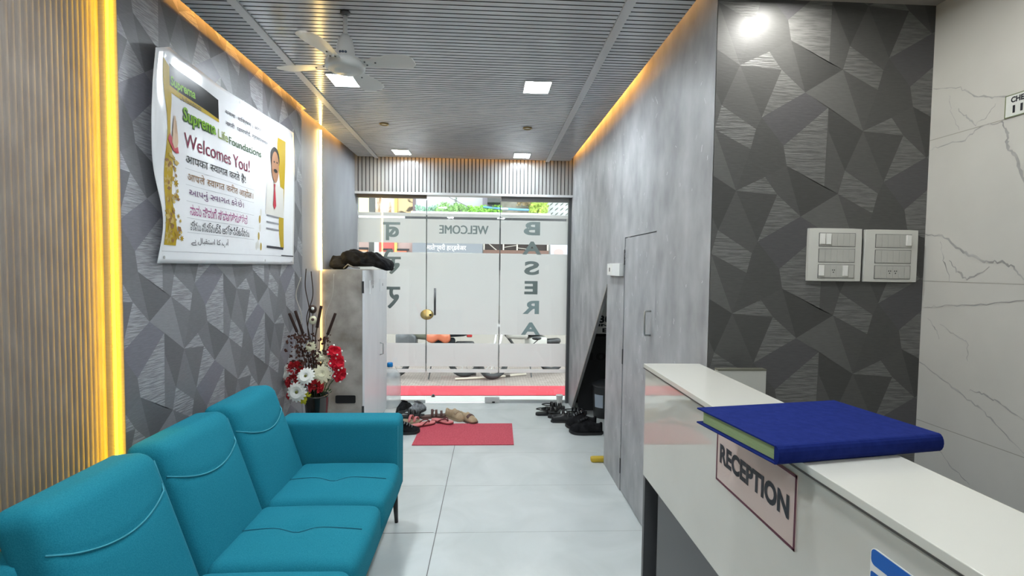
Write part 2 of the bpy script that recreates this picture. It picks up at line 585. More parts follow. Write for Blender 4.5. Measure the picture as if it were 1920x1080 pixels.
# wallpaper of facets -------------------------------------------------------
ZPTS = dict(A=(60, 487), Bq=(99, 354), C=(293, 485), D=(262, 598), E=(325, 418), F=(180, 833))
def wall_pattern(aW, bW):
    a = Vector((-22, 705)); b_ = Vector((705, 362))
    det = a.x * b_.y - a.y * b_.x
    A = Vector((60, 487))
    def cell(p):
        d = Vector(p) - A
        s = (d.x * b_.y - d.y * b_.x) / det
        t = (a.x * d.y - a.y * d.x) / det
        return s, t
    P = {k: Vector(v) for k, v in ZPTS.items()}
    F0 = P['F'] - a
    K = Vector((345, 755)) - a
    H = Vector((415, 855)) - a
    L = Vector((550, 980)) - a
    N = Vector((468, 690))
    Q = Vector((706, 358))
    R = Vector((450, 577))
    S = Vector((685, 812))
    V = Vector((707, 491))
    Ab, Bb, Fb = P['A'] + b_, P['Bq'] + b_, F0 + b_
    polys = [
        ([F0, P['Bq'], P['C'], P['E']], 'mid'),
        ([F0, P['E'], H], 'dark'),
        ([F0, H, K], 'foil'),
        ([H, P['E'], L], 'foil'),
        ([K, H, L, N - a], 'mid2'),
        ([N, L + a, Ab], 'black'),
        ([P['E'], R, Q, L], 'purple'),
        ([R, N, S, Q], 'foil'),
        ([P['D'], P['F'], K + a, N, R, P['E'], P['C']], 'deep'),
        ([P['A'], P['F'], P['D']], 'mid2'),
        ([P['A'], L + a - b_, P['F']], 'light'),
        ([Q, V, Bb, Fb], 'black'),
        ([V, S, Ab, Bb], 'mid'),
        ([P['Bq'], P['A'], P['D'], P['C']], 'foil'),
    ]
    out = []
    for pts, c in polys:
        q = []
        for p in pts:
            s, t = cell(p)
            q.append((s * aW[0] + t * bW[0], s * aW[1] + t * bW[1]))
        out.append((q, c))
    return out
def clip_rect(poly, u0, u1, v0, v1):
    def cut(pts, inside, inter):
        res = []
        for i in range(len(pts)):
            p, q = pts[i], pts[(i + 1) % len(pts)]
            ip, iq = inside(p), inside(q)
            if ip: res.append(p)
            if ip != iq: res.append(inter(p, q))
        return res
    def lx(c):
        return lambda p, q: (c, p[1] + (q[1] - p[1]) * (c - p[0]) / (q[0] - p[0]))
    def ly(c):
        return lambda p, q: (p[0] + (q[0] - p[0]) * (c - p[1]) / (q[1] - p[1]), c)
    for ins, it in ((lambda p: p[0] >= u0, lx(u0)), (lambda p: p[0] <= u1, lx(u1)), (lambda p: p[1] >= v0, ly(v0)), (lambda p: p[1] <= v1, ly(v1))):
        poly = cut(poly, ins, it)
        if len(poly) < 3: return []
    return poly
FACET = ['base', 'mid', 'mid2', 'dark', 'deep', 'black', 'purple', 'light', 'foil']
def wallpaper(b, A, aW, bW, rect, fn):
    pats = wall_pattern(aW, bW)
    u0, u1, v0, v1 = rect
    b.slot(0)
    b.add([fn(u0, v0, 0), fn(u1, v0, 0), fn(u1, v1, 0), fn(u0, v1, 0)], [(0, 1, 2, 3)])
    for i in range(-9, 10):
        for j in range(-6, 7):
            ox = A[0] + i * aW[0] + j * bW[0]; oy = A[1] + i * aW[1] + j * bW[1]
            for q, c in pats:
                p = clip_rect([(x + ox, y + oy) for x, y in q], u0, u1, v0, v1)
                if len(p) < 3: continue
                ar = sum(p[k][0] * p[(k + 1) % len(p)][1] - p[(k + 1) % len(p)][0] * p[k][1] for k in range(len(p)))
                if ar < 0: p = p[::-1]
                b.slot(FACET.index(c))
                b.add([fn(x, y, 0.0006) for x, y in p], [tuple(range(len(p)))])
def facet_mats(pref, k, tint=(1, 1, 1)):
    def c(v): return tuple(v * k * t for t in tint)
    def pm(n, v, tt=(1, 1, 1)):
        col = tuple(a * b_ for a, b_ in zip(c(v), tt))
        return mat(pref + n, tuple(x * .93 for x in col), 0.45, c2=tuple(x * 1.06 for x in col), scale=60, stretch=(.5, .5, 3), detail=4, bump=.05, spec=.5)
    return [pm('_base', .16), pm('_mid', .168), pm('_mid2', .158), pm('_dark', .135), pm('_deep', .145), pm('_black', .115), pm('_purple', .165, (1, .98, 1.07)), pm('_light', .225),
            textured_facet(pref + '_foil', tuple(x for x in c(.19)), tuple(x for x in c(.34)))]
# left wallpaper panel stands 3 cm proud of the wall
b = B()
wallpaper(b, (2.213, 1.352), (0, -.497), (.475, -.247), (1.93, 3.735, 0, 2.8), lambda u, v, d: (XP + d, u, v))
b.slot(1)
wp = b
wp.box(XL - .06, XP - .0005, 1.93, 3.735, 0, 2.8)
struct(wp.build('wall_left_wallpaper', facet_mats('left_facet', 1.05, (1.0, 1.0, 1.06))))
# right alcove wallpaper
b = B()
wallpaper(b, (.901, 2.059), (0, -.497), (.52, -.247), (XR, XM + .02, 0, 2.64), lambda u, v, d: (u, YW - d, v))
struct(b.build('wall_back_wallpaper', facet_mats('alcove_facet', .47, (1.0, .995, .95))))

# ---- right wall with the triangular opening under the stairs and the closet door opening
def right_wall():
    b = B()
    T = 0.02
    def pr(poly):
        b.prism(poly, lambda y, z: (XR, y, z), lambda y, z: (XR + T, y, z))
    # opening: (5.15,0) - (3.70,1.35) - (3.70,0)
    pr([(5.15, 0), (5.46, 0), (5.46, 2.81), (5.15, 2.81)])
    pr([(5.15, 0), (5.15, 2.81), (3.70, 2.81), (3.70, 1.352)])
    pr([(3.243, 0), (3.70, 0), (3.70, 2.81), (3.243, 2.81)])
    pr([(2.625, 1.70), (3.243, 1.70), (3.243, 2.81), (2.625, 2.81)])
    pr([(1.97, 0), (2.625, 0), (2.625, 2.81), (1.97, 2.81)])
    # wall of the alcove return
    b.box(XR + .0, XR + T, 1.9705, 1.975, 0, 2.81)
    o = b.build('wall_right', M['stone'], fix=True)
    struct(o)
    # flecks
    random.seed(5)
    f = B()
    for i in range(260):
        y = random.uniform(2.0, 5.3); z = random.uniform(.3, 2.45)
        if 5.15 - y > 0 and z < (5.15 - y) / 1.45 * 1.35 + .03 and y > 3.66: continue
        l = random.uniform(.008, .035); a = random.uniform(.6, 2.5); w = random.uniform(.0012, .003)
        pts = []
        for k in range(4):
            t = k / 3 - .5
            pts.append((y + t * l * cos(a) + random.uniform(-.004, .004), z + t * l * sin(a)))
        for k in range(3):
            (ya, za), (yb, zb) = pts[k], pts[k + 1]
            f.add([(XR - .0006, ya - w, za), (XR - .0006, ya + w, za), (XR - .0006, yb + w, zb), (XR - .0006, yb - w, zb)], [(0, 1, 2, 3)])
    f.build('fleck', M['stonefleck'], o)
    return o
right_wall()
# under-stair closet: box behind the opening, its shade put into the dark wall colour
dark = mat('under_stair_shade', (0.035, 0.035, 0.037), 0.9)
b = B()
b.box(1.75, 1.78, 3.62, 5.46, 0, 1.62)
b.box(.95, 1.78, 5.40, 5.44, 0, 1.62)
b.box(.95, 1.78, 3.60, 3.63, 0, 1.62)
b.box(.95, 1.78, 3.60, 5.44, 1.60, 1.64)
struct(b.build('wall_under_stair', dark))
b = B()
for p in ([(5.15, 0.0), (3.70, 1.352), (3.70, 1.375), (5.175, 0.0)],):
    b.prism(p, lambda y, z: (XR - .004, y, z), lambda y, z: (XR + .021, y, z))
struct(b.build('trim_3', mat('stair_edge_trim', (0.30, 0.28, 0.25), .5), fix=True))

# closet door in the right wall
d = thing('door_2', loc=(XR, 3.24, 0), kind='structure')
B().box(XR + .004, XR + .03, 2.632, 3.237, 0.012, 1.694).build('door_leaf', M['stone'], d)
B().box(XR + .032, XR + .049, 2.62, 3.25, 0, 1.71).build('door_backing', M['groove'], d)
hd = B().tube([(XR + .004, 2.70, 1.262), (XR - .028, 2.70, 1.262), (XR - .03, 2.70, 1.255), (XR - .03, 2.70, 1.135), (XR - .028, 2.70, 1.128), (XR + .004, 2.70, 1.128)], .0055, 8)
hd.build('handle', M['steel'], d, smooth=True)
for z in (0.12, .86, 1.52):
    B().box(XR - .003, XR + .006, 3.238, 3.25, z, z + .1).build('hinge', M['darksteel'], d)

# ---- marble wall
def marble():
    b = B().box(XM, XM + .06, YB - .2, YW + .05, 0, 2.81)
    o = struct(b.build('wall_right_marble', M['marble']))
    veins = [[(1.964, 2.242), (1.848, 2.205), (1.776, 2.149), (1.71, 2.122), (1.616, 2.11), (1.5, 2.13), (1.3, 2.05)], [(1.89, 2.193), (1.881, 2.133), (1.842, 2.043)], [(1.85, 2.124), (1.806, 2.071), (1.776, 2.041)], [(1.776, 2.047), (1.739, 2.063), (1.709, 2.101)],
             [(1.971, 1.994), (1.924, 2.001), (1.813, 2.002), (1.77, 2.034), (1.685, 2.031)], [(1.685, 2.031), (1.657, 1.983), (1.665, 1.944), (1.629, 1.895), (1.6, 1.81), (1.52, 1.73), (1.4, 1.7)],
             [(1.966, 1.654), (1.879, 1.637), (1.802, 1.577), (1.721, 1.542), (1.658, 1.536), (1.618, 1.521), (1.582, 1.476)], [(1.897, 1.615), (1.88, 1.544), (1.844, 1.457)], [(1.855, 1.544), (1.822, 1.503), (1.779, 1.47), (1.699, 1.521)],
             [(1.956, 1.349), (1.864, 1.369), (1.723, 1.382), (1.578, 1.406), (1.4, 1.37)], [(1.966, 1.126), (1.887, 1.087), (1.78, 1.039), (1.699, .999), (1.638, .958), (1.551, .895)], [(1.749, 1.063), (1.702, 1.059), (1.642, 1.045), (1.557, 1.006)],
             [(1.858, .794), (1.797, .744), (1.729, .709)], [(1.94, 1.313), (1.9, 1.27), (1.883, 1.231)], [(1.879, 1.292), (1.813, 1.255), (1.765, 1.236), (1.761, 1.167)]]
    wid = [5, 3.5, 5, 3, 4, 11, 8, 4, 6, 4, 6, 5, 4, 3.5, 4]
    random.seed(11)
    v = B()
    for L, w in zip(veins, wid):
        P = []
        for k in range(len(L) - 1):
            for t in range(6):
                q = t / 6
                P.append((L[k][0] + (L[k + 1][0] - L[k][0]) * q + random.uniform(-.004, .004), L[k][1] + (L[k + 1][1] - L[k][1]) * q + random.uniform(-.005, .005)))
        P.append(L[-1])
        n = len(P)
        up, dn = [], []
        for k, (y, z) in enumerate(P):
            a = P[max(0, k - 1)]; c = P[min(n - 1, k + 1)]
            dx, dz = c[0] - a[0], c[1] - a[1]
            l = math.hypot(dx, dz) or 1
            ww = .0005 * w * random.uniform(.5, 1.5) * (0.35 + .65 * sin(pi * min(.95, max(.05, k / n))))
            up.append((XM - .0007, y - dz / l * ww, z + dx / l * ww)); dn.append((XM - .0007, y + dz / l * ww, z - dx / l * ww))
        for k in range(n - 1):
            v.quad(up[k], up[k + 1], dn[k + 1], dn[k])
    v.build('vein', M['vein'], o)
    g = B()
    for z in (.305, .882, 1.461, 2.035):
        g.quad((XM - .0004, YB, z - .0016), (XM - .0004, YW, z - .0016), (XM - .0004, YW, z + .0016), (XM - .0004, YB, z + .0016))
    g.build('joint', M['grout'], o)
marble()
# wall behind the photographer closes the lobby
struct(B().box(-1.6, 2.0, YB - .1, YB, 0, 2.81).build('wall_behind', M['white']))

# ---- ribbed header over the entrance
def header():
    b = B()
    y0, y1, z0, z1 = 5.30, 5.46, 2.245, 2.80
    b.slot(0).box(XL, XR, y0 + .012, y1, z0, z1)
    p, gw = .0395, .009
    x = XL
    while x < XR - .005:
        x1 = min(x + p - gw, XR)
        b.slot(0).box(x, x1, y0, y0 + .0125, z0 + .0, z1)
        b.slot(1)
        b.quad((x1, y0 + .0115, z0 + .022), (x1 + gw, y0 + .0115, z0 + .022), (x1 + gw, y0 + .0115, z1), (x1, y0 + .0115, z1))
        x += p
    b.slot(2).box(XL, XR, y0 - .004, y0 + .0125, z0 - .002, z0 + .022)
    o = b.build('trim_4', [M['header'], M['groove'], M['trimm']])
    struct(o)
header()

# ---- LED strips and coves
amber = emit('amber_led', (1.0, 0.56, 0.13), LED_POWER * 1.0)
amberhot = emit('warm_white_led', (1.0, 0.70, 0.22), LED_POWER * 1.7)
coveled = emit('cove_led', (1.0, 0.47, 0.10), COVE_POWER)
prof = mat('led_channel', (0.6, 0.58, 0.54), 0.5)
def upright_led(label, x, y, z0, z1, m, r=.009, wob=.004, low=None):
    t = thing('led_strip', label, 'led light', (x, y, z0))
    random.seed(int(y * 100))
    pts = [(x, y + random.uniform(-wob, wob), z0 + (z1 - z0) * k / 14) for k in range(15)]
    if low is None:
        B().tube(pts, r, 8).build('diffuser', m, t, smooth=True)
    else:
        zc, ml = low
        B().tube([(x, y + random.uniform(-wob, wob), zc + (z1 - zc) * k / 10) for k in range(11)], r, 8).build('diffuser', m, t, smooth=True)
        B().tube([(x, y, z0), (x, y, zc)], r, 8).build('lower_diffuser', ml, t, smooth=True)  # no lamp: glowing tube added for the amber-lit gap beside the cabinet
    if low is not None:
        B().box(max(XL - .02, x - r * 1.8), x - r * .8, y - r * .7, y + r * .7, z0, z1).build('channel', prof, t)
    return t
upright_led('upright yellow light strip at the edge of the fluted left wall', XL + .002, 1.922, .02, 2.6, emit('yellow_led', (1.0, 0.56, 0.004), LED_POWER * 1.7), .0055, .001)
upright_led('bright warm upright light strip on the plain wall above the grey cabinet', XL + .012, 4.203, .30, 2.60, amberhot, .009, .004, (1.45, emit('soft_amber_glow', (1.0, .62, .2), .9)))
def cove(label, side, y0, y1, xw, m=coveled):
    """strip lying on top of the ceiling edge; its light falls through the gap onto the wall"""
    t = thing('cove_light', label, 'led light', (xw, y0, ZC))
    s = side
    def bx(d0, d1, z0, z1, nm, mm):
        B().box(min(xw - s * d0, xw - s * d1), max(xw - s * d0, xw - s * d1), y0, y1, z0, z1).build(nm, mm, t)
    bx(.074, .066, ZC + .0305, ZC + .12, 'batten', M['trimm'])
    ym = max(y0, min(y1, 2.95))
    if side == 1:
        B().box(xw - .066, xw - .061, y0, 2.95, ZC + .092, ZC + .10).build('dim_diffuser', emit('dim_cove_led', (1.0, .55, .2), COVE_POWER * .22), t)
        y0 = 2.95
    bx(.066, .061, ZC + .092, ZC + .10, 'diffuser', m)
cove('amber cove light along the top of the right stone wall', 1, 2.05, 5.24, XR)
cove('amber cove light along the top of the faceted left wall', -1, 2.2, 3.72, XP)
cove('amber cove light over the plain left wall by the entrance', -1, 3.76, 4.8, XL)
t = thing('cove_light', 'amber cove light along the top of the ribbed entrance header', 'led light', (0, 5.24, ZC))
B().box(-1.3, .8, 5.232, 5.240, ZC + .0305, ZC + .12).build('batten', M['trimm'], t)
B().box(-1.05, .68, 5.240, 5.245, ZC + .092, ZC + .10).build('diffuser', coveled, t)

# ---- square ceiling lights
panel_em = emit('cool_light_panel', (0.87, 0.945, 1.0), PANEL_POWER)
panel_dim = emit('dim_light_panel', (0.85, 0.95, 1.0), PANEL_POWER * .85)
def ceiling_light(x, y, label, sx=.155, sy=.195, em=None):
    t = thing('ceiling_light', label, 'ceiling light', (x, y, ZC), 'square ceiling lights')
    B().box(x - sx / 2, x + sx / 2, y - sy / 2, y + sy / 2, ZC - .006, ZC - .001).build('diffuser', em or panel_em, t)
    f = B()
    w = .006
    f.box(x - sx / 2 - w, x - sx / 2, y - sy / 2 - w, y + sy / 2 + w, ZC - .007, ZC)
    f.box(x + sx / 2, x + sx / 2 + w, y - sy / 2 - w, y + sy / 2 + w, ZC - .007, ZC)
    f.box(x - sx / 2, x + sx / 2, y - sy / 2 - w, y - sy / 2, ZC - .007, ZC)
    f.box(x - sx / 2, x + sx / 2, y + sy / 2, y + sy / 2 + w, ZC - .007, ZC)
    f.build('frame', M['trimm'], t)
ceiling_light(.294, 3.13, 'lit square ceiling light right of the fan, nearer right one')
ceiling_light(-.885, 3.11, 'lit square ceiling light partly hidden by the fan')
ceiling_light(.33, 5.04, 'lit square ceiling light by the entrance header, on the right', em=panel_dim)
ceiling_light(-.865, 5.01, 'lit square ceiling light by the entrance header, on the left', em=panel_dim)
for x in (.294, -.885):
    for y in (1.15, -.85):
        ceiling_light(x, y, 'lit square ceiling light over the near end of the lobby')
ceiling_light_alc = thing('spot_light', 'bright round downlight over the faceted alcove wall', 'ceiling light', (1.13, 1.80, 2.575))
B().lathe([(.052, 0), (.052, -.006), (.04, -.007), (.038, -.002)], (1.13, 1.80, 2.575), 24).build('ring', M['trimm'], ceiling_light_alc, smooth=True)
B().lathe([(.037, -.002), (.037, -.004)], (1.13, 1.80, 2.575), 24).build('diffuser', emit('spot_lamp', (1, .99, .94), 200), ceiling_light_alc)
for x, y in ((1.48, 1.30), (1.40, .20)):  # both out of view; the nearer one is added to light the counter
    t = thing('spot_light', 'unseen round downlight over the desk alcove', 'ceiling light', (x, y, 2.575), 'alcove downlights')
    B().lathe([(.052, 0), (.052, -.006), (.04, -.007), (.038, -.002)], (x, y, 2.575), 24).build('ring', M['trimm'], t, smooth=True)
    B().lathe([(.037, -.002), (.037, -.004)], (x, y, 2.575), 24).build('diffuser', emit('alcove_lamp', (1, .97, .90), 70), t)
for x, y, l in ((-.837, 4.04, 'small round brass rimmed spotlight left of ceiling centre, unlit'), (.307, 4.05, 'small round brass rimmed spotlight right of ceiling centre, unlit')):
    t = thing('spot_light', l, 'ceiling light', (x, y, ZC))
    B().lathe([(.038, 0), (.038, -.008), (.030, -.010), (.026, -.002), (.024, 0.0)], (x, y, ZC), 28).build('ring', mat('dark_brass', (.3, .22, .1), .3, 1.0), t, smooth=True)
    B().lathe([(.025, -.001), (.022, -.004), (.0, -.005)], (x, y, ZC), 24).build('lens', mat('pale_lens', (.85, .83, .7), .2), t, smooth=True)

# ------------------------------------------------------------------ glass front
YI = YG - .006
def film(parent, x0, x1, z0, z1):
    B().box(x0, x1, YG + .0062, YG + .0070, z0, z1).build('frosted_film', M['film'], parent)
BANDS = [(2.025, 2.062), (1.741, 1.999), (.751, 1.639), (.400, .655), (.332, .371)]
def pane(name, x0, x1, z0, z1):
    t = thing(name, loc=(x0, YG, 0), kind='structure')
    B().box(x0, x1, YG - .005, YG + .005, z0, z1).build('glass_pane', M['glass'], t)
    for a, c in BANDS:
        film(t, x0 + .002, x1 - .002, a, c)
    return t
w1 = pane('window_1', -1.395, -.669, .03, 2.25)
d1 = pane('door_1', -.660, .122, .012, 2.25)
w2 = pane('window_2', .133, .868, .03, 2.25)
gmap = lambda u, v: (u, YI, v)
# rails, channels, fittings
B().box(-1.40, -.665, YG - .02, YG + .02, 2.215, 2.27).build('top_rail', mat('bronze_rail', (.16, .14, .12), .4, .6), w1)
B().box(-1.39, -.668, YG - .015, YG + .015, 0, .03).build('bottom_rail', M['steel'], w1)
B().box(.135, .90, YG - .02, YG + .02, 2.20, 2.245).build('top_rail', mat('grey_rail', (.25, .25, .25), .4, .6), w2)
B().box(.14, .875, YG - .016, YG + .016, 0, .032).build('bottom_rail', M['steel'], w2)
B().box(.868, .90, YG - .03, YG + .03, 0, 2.25).build('side_channel', mat('dark_channel', (.10, .105, .11), .4, .5), w2)
B().box(-.02, .14, YG - .025, YG + .022, .004, .066).build('patch_fitting', mat('satin_fitting', (.62, .61, .60), .35, .4), d1, bevel=.003)
B().box(.06, .09, YG - .028, YG - .024, .004, .02).build('keyhole', M['black'], d1)
B().tube([(-.566, YG - .045, .966), (-.566, YG - .045, 1.256)], .011, 10).build('pull_handle', M['darksteel'], d1, smooth=True)
hh = B()
for z in (1.0, 1.22):
    hh.tube([(-.566, YG - .045, z), (-.566, YG - .004, z)], .006, 8)
hh.build('handle_post', M['darksteel'], d1, smooth=True)
lk = B().lathe([(.0, -.03), (.05, -.03), (.056, -.024), (.056, -.004)], (-.655, YG, .969), 28, 'y').build('door_lock', M['brass'], d1, smooth=True)
lk.scale.x = 1.25
B().box(-.6625, -.6595, YG - .034, YG - .0295, .918, 1.018).build('lock_slit', M['black'], lk)
B().lathe([(0, -.034), (.01, -.034), (.012, -.029)], (-.625, YG, .966), 12, 'y').build('key_plug', M['black'], lk)
# edges of the panes seen as dark dashes
for x in (-.6645, .1275):
    B().box(x - .0042, x + .0042, YG + .0055, YG + .009, .35, 2.2).build('pane_joint', mat('green_glass_edge', (.10, .13, .13), .3), d1)
letter('WELCOME', (-.529, -.005, 1.843, 1.934), gmap, M['letter'], d1, 'lettering', 0, mirror=True, strike=((.007, 0), (.0035, .002)))
for ch, box in (('B', (.383, .562, 1.841, 1.986)), ('A', (.372, .579, 1.631, 1.773)), ('S', (.393, .557, 1.409, 1.56)), ('E', (.398, .543, 1.198, 1.343)), ('R', (.381, .563, .982, 1.128)), ('A', (.366, .578, .752, .890))):
    letter(ch, box, gmap, M['letterteal'] if box[3] < 1.3 else M['letter'], w2, 'letter', .035, mirror=True)
ST = ((.006, 0), (.012, 0), (.006, .006), (.012, .006), (0, .006))
letter('ब', (-1.127, -.957, 1.764, 1.952), gmap, M['letter'], w1, 'letter', 0, mirror=True, strike=ST)
letter('से', (-1.15, -.949, 1.402, 1.66), gmap, M['letter'], w1, 'letter', 0, mirror=True, strike=ST)
letter('रा', (-1.165, -.955, 1.031, 1.260), gmap, M['letter'], w1, 'letter', 0, mirror=True, strike=ST)
# ------------------------------------------------------------------ sofa
def make_sofa():
    t = thing('sofa', 'long teal fabric three seat sofa along the left wall', 'sofa', (-.85, 2.0, 0))
    yc = (2.475, 1.995, 1.515)
    lean = lambda z: -.945 - (z - .30) * .345
    for y in yc:
        w = .452
        def fback(p, y=y):
            # p.x: 0 front .. -.15 rear, p.z height
            u = (p.y - y) / (w / 2); vz = (p.z - .58) / .28
            bul = max(0, 1 - u * u) * max(0, 1 - vz * vz)
            x = p.x + (0.022 * bul if p.x > -.075 else 0)
            crease = 0
            if p.x > -.075:
                zs = .690 + .055 * u * u
                crease = -.006 * math.exp(-((p.z - zs) / .012) ** 2)
            return (lean(p.z) + x + crease, p.y, p.z - (.012 * (p.x + .0) / -.15 if p.z > .8 else 0))
        o = B().rbox((-.075, y, .575), (.15, w, .57), .045, (8, 20, 44), fback).build('back_cushion', M['teal'], t, smooth=True)
        # curved welt across the upper back
        pts = []
        for k in range(25):
            u = -1 + 2 * k / 24
            zs = .690 + .055 * u * u
            vz = (zs - .58) / .28
            bul = max(0, 1 - u * u) * max(0, 1 - vz * vz)
            x = lean(zs) + .022 * bul + .001
            if abs(u) > .86: x -= (abs(u) - .86) * .18
            pts.append((x, y + u * (w / 2 - .004), zs))
        B().tube(pts, .0028, 6).build('welt', M['tealseam'], o, smooth=True)
        # side piping along the front edges
        for sgn in (1,):
            pp = [(lean(z) - .0125, y + sgn * (w / 2 - .011), z) for z in [.40 + .042 * k for k in range(11)]]
            B().tube(pp, .0022, 6).build('piping', M['tealseam'], o, smooth=True)
    for y in yc:
        w = .474
        def fseat(p, y=y):
            u = (p.y - y) / (w / 2); vx = (p.x + .735) / .27
            up = p.z > .36
            dz = 0
            if up:
                dz = .022 * max(0, 1 - u * u) * max(0, 1 - vx * vx)
                d2 = ((p.x + .76) / .055) ** 2 + ((p.y - y) / .045) ** 2
                dz -= .024 * math.exp(-d2)
                if abs(vx) < 1: dz -= .005 * math.exp(-((p.y - y) / .010) ** 2)
            fx = .012 * max(0, 1 - u * u) if p.x > -.55 else 0
            return (p.x + fx, p.y, p.z + dz)
        o = B().rbox((-.735, y, .345), (.53, w, .155), .042, (34, 34, 10), fseat).build('seat_cushion', M['teal'], t, smooth=True)
        pp = [(-.505 + .002, y + (w / 2 - .014) * sg, z) for sg in (1,) for z in (.30, .34, .38, .405)]
        B().sphere((-.76, y, .408), .011, .011, .006).build('button', M['teal'], o, smooth=True)
        pts = [(-1.0 + .50 * k / 20, y, .4235 + .017 * max(0, 1 - ((-1.0 + .50 * k / 20 + .735) / .27) ** 2) - .023 * math.exp(-(((-1.0 + .50 * k / 20) + .76) / .055) ** 2)) for k in range(21)]
        B().tube(pts, .0018, 5).build('welt', mat('dark_teal_seam', (.008, .12, .18), .9), o, smooth=True)
    B().rbox((-.84, 2.02, .24), (.70, 1.76, .08), .015, (10, 24, 4)).build('frame', M['teal'], t, smooth=True)
    B().rbox((-1.16, 2.0, .42), (.12, 1.46, .62), .03, (4, 20, 12), lambda p: (p.x - (p.z - .3) * .2, p.y, p.z)).build('back_panel', M['teal'], t, smooth=True)
    for y in (2.81, 1.20):
        o = B().rbox((-.815, y, .43), (.665, .175, .43), .032, (24, 12, 16), lambda p: (p.x - (max(0, p.z - .5) * .0), p.y, p.z)).build('armrest', M['teal'], t, smooth=True)
        pp = [(-.488, y - .075, z) for z in (.27, .36, .45, .54, .61)]
        B().tube(pp, .002, 5).build('piping', M['tealseam'], o, smooth=True)
    for x, y in ((-.53, 2.86), (-1.12, 2.86), (-.53, 1.17), (-1.12, 1.17)):
        B().tube([(x, y, .205), (x + (.012 if x > -.8 else -.012), y, .0)], .019, 10, .55).build('leg', M['black'], t, smooth=True)
    return t
make_sofa()

# ------------------------------------------------------------------ reception counter, sign, sticker, ledger
t = thing('reception_counter', 'white laminate reception counter with a raised narrow top', 'counter', (.78, .9, 0))
YE = 2.035
B().box(.658, .897, -.45, YE + .004, 1.082, 1.10).build('counter_top', M['lamwhite'], t, bevel=.0015)
B().box(.6565, .6585, -.45, YE + .002, 1.0795, 1.0835).build('edge_band', M['edge'], t)
B().box(.665, .685, -.45, YE, .628, 1.082).build('front_panel', M['lamfront'], t)
B().box(.684, .72, -.45, 1.90, .0, .628).build('lower_panel', M['lamgrey'], t)
B().box(.667, .895, YE - .022, YE, 0, .628).build('end_panel', M['lamgrey'], t)
B().box(.686, .89, 1.90, YE - .022, .60, .628).build('recess_top', M['lamgrey'], t)
B().box(.86, .89, -.45, YE - .022, 0, 1.082).build('back_panel', M['black'], t)
B().box(.89, 1.34, -.45, 1.96, .73, .755).build('desk_top', M['lamwhite'], t)
B().box(1.30, 1.33, -.40, 1.95, 0, .73).build('desk_panel', M['lamgrey'], t)

smap = lambda off: (lambda u, v: (.665 - off, u, v))
t = thing('reception_sign', 'pinkish sign lettered RECEPTION with a maroon border on the counter front', 'sign', (.665, 1.19, .896))
B().box(.6625, .6648, 1.007, 1.374, .896, 1.062).build('board', M['signpink'], t)
b = B()
for (y0, y1, z0, z1) in ((1.007, 1.374, .896, .902), (1.007, 1.374, 1.056, 1.062), (1.007, 1.0125, .896, 1.062), (1.3685, 1.374, .896, 1.062)):
    b.box(.6617, .6626, y0, y1, z0, z1)
b.build('border', M['maroon'], t)
letter('RECEPTION', (1.354, 1.030, .953, 1.008), smap(.0032), M['inkblack'], t, 'lettering', .045)

t = thing('blue_sticker', 'blue and white striped sticker low on the counter front', 'sticker', (.665, .7, .9))
def rounded_rect(y0, y1, z0, z1, r, top=True):
    pts = []
    for cx, cz, a0 in ((y1 - r, z1 - r, 0), (y0 + r, z1 - r, 90), (y0 + r, z0 + r, 180), (y1 - r, z0 + r, 270)):
        for k in range(6):
            a = radians(a0 + 90 * k / 5)
            pts.append((cx + r * cos(a), cz + r * sin(a)))
    return pts
B().prism(rounded_rect(.50, .803, .84, 1.028, .012), smap(.0004), smap(.0012)).build('backing', M['stickwhite'], t, fix=True)
B().prism(rounded_rect(.503, .801, .998, 1.026, .009), smap(.0013), smap(.0018)).build('blue_band', M['stickblue'], t, fix=True)
B().prism(rounded_rect(.503, .801, .85, .986, .004), smap(.0013), smap(.0018)).build('blue_field', M['stickblue'], t, fix=True)
b = B()
for k in range(4):
    b.prism([(.735 - k * .012, 1.008 + (k % 2) * .003), (.725 - k * .012, 1.008 + (k % 2) * .003), (.727 - k * .012, 1.017), (.733 - k * .012, 1.017)], smap(.0019), smap(.0021))
b.build('mark', M['pinkprint'], t, fix=True)

def ledger():
    t = thing('ledger_book', 'large closed navy blue ledger lying across the counter top', 'book', (.778, 1.142, 1.100))
    t.rotation_euler = (0, 0, radians(9.5))
    W, D = .425, .285
    def lb(name, m, *a, **k):
        o = B().box(*a).build(name, m, t, world=False, **k)
        return o
    lb('back_cover', M['bookblue'], -W / 2, W / 2, -D / 2 + .006, D / 2, .0005, .0045, bevel=.0012)
    lb('front_cover', M['bookblue'], -W / 2, W / 2, -D / 2 + .006, D / 2, .0365, .0405, bevel=.0012)
    lb('pages', M['pages'], -W / 2 + .012, W / 2 - .012, -D / 2 + .004, D / 2 - .012, .0045, .0365)
    b = B()
    prof = []
    for k in range(9):
        a = -pi / 2 - pi * k / 8
        prof.append((-D / 2 + .008 + .012 * cos(a) * 1.0, .0205 + .0203 * sin(a)))
    prof2 = [(-D / 2 + .010, .0405), (-D / 2 + .010, .0005)]
    rings = [[(x, y, z) for y, z in prof + prof2] for x in (-W / 2 + .001, W / 2 - .001)]
    b.loft(rings)
    b.build('spine', M['bookblue'], t, world=False, fix=True)
    return t
ledger()

t = thing('desk_divider', 'pale upright board standing behind the far end of the counter', 'panel', (1.0, 1.9, .755))
B().box(.905, 1.098, 1.885, 1.915, .7555, 1.102).build('board', mat('dull_white_board', (.46, .46, .42), .4), t)
B().box(.9045, 1.0985, 1.884, 1.916, 1.102, 1.108).build('edge', mat('dark_olive_edge', (.12, .12, .09), .5), t)

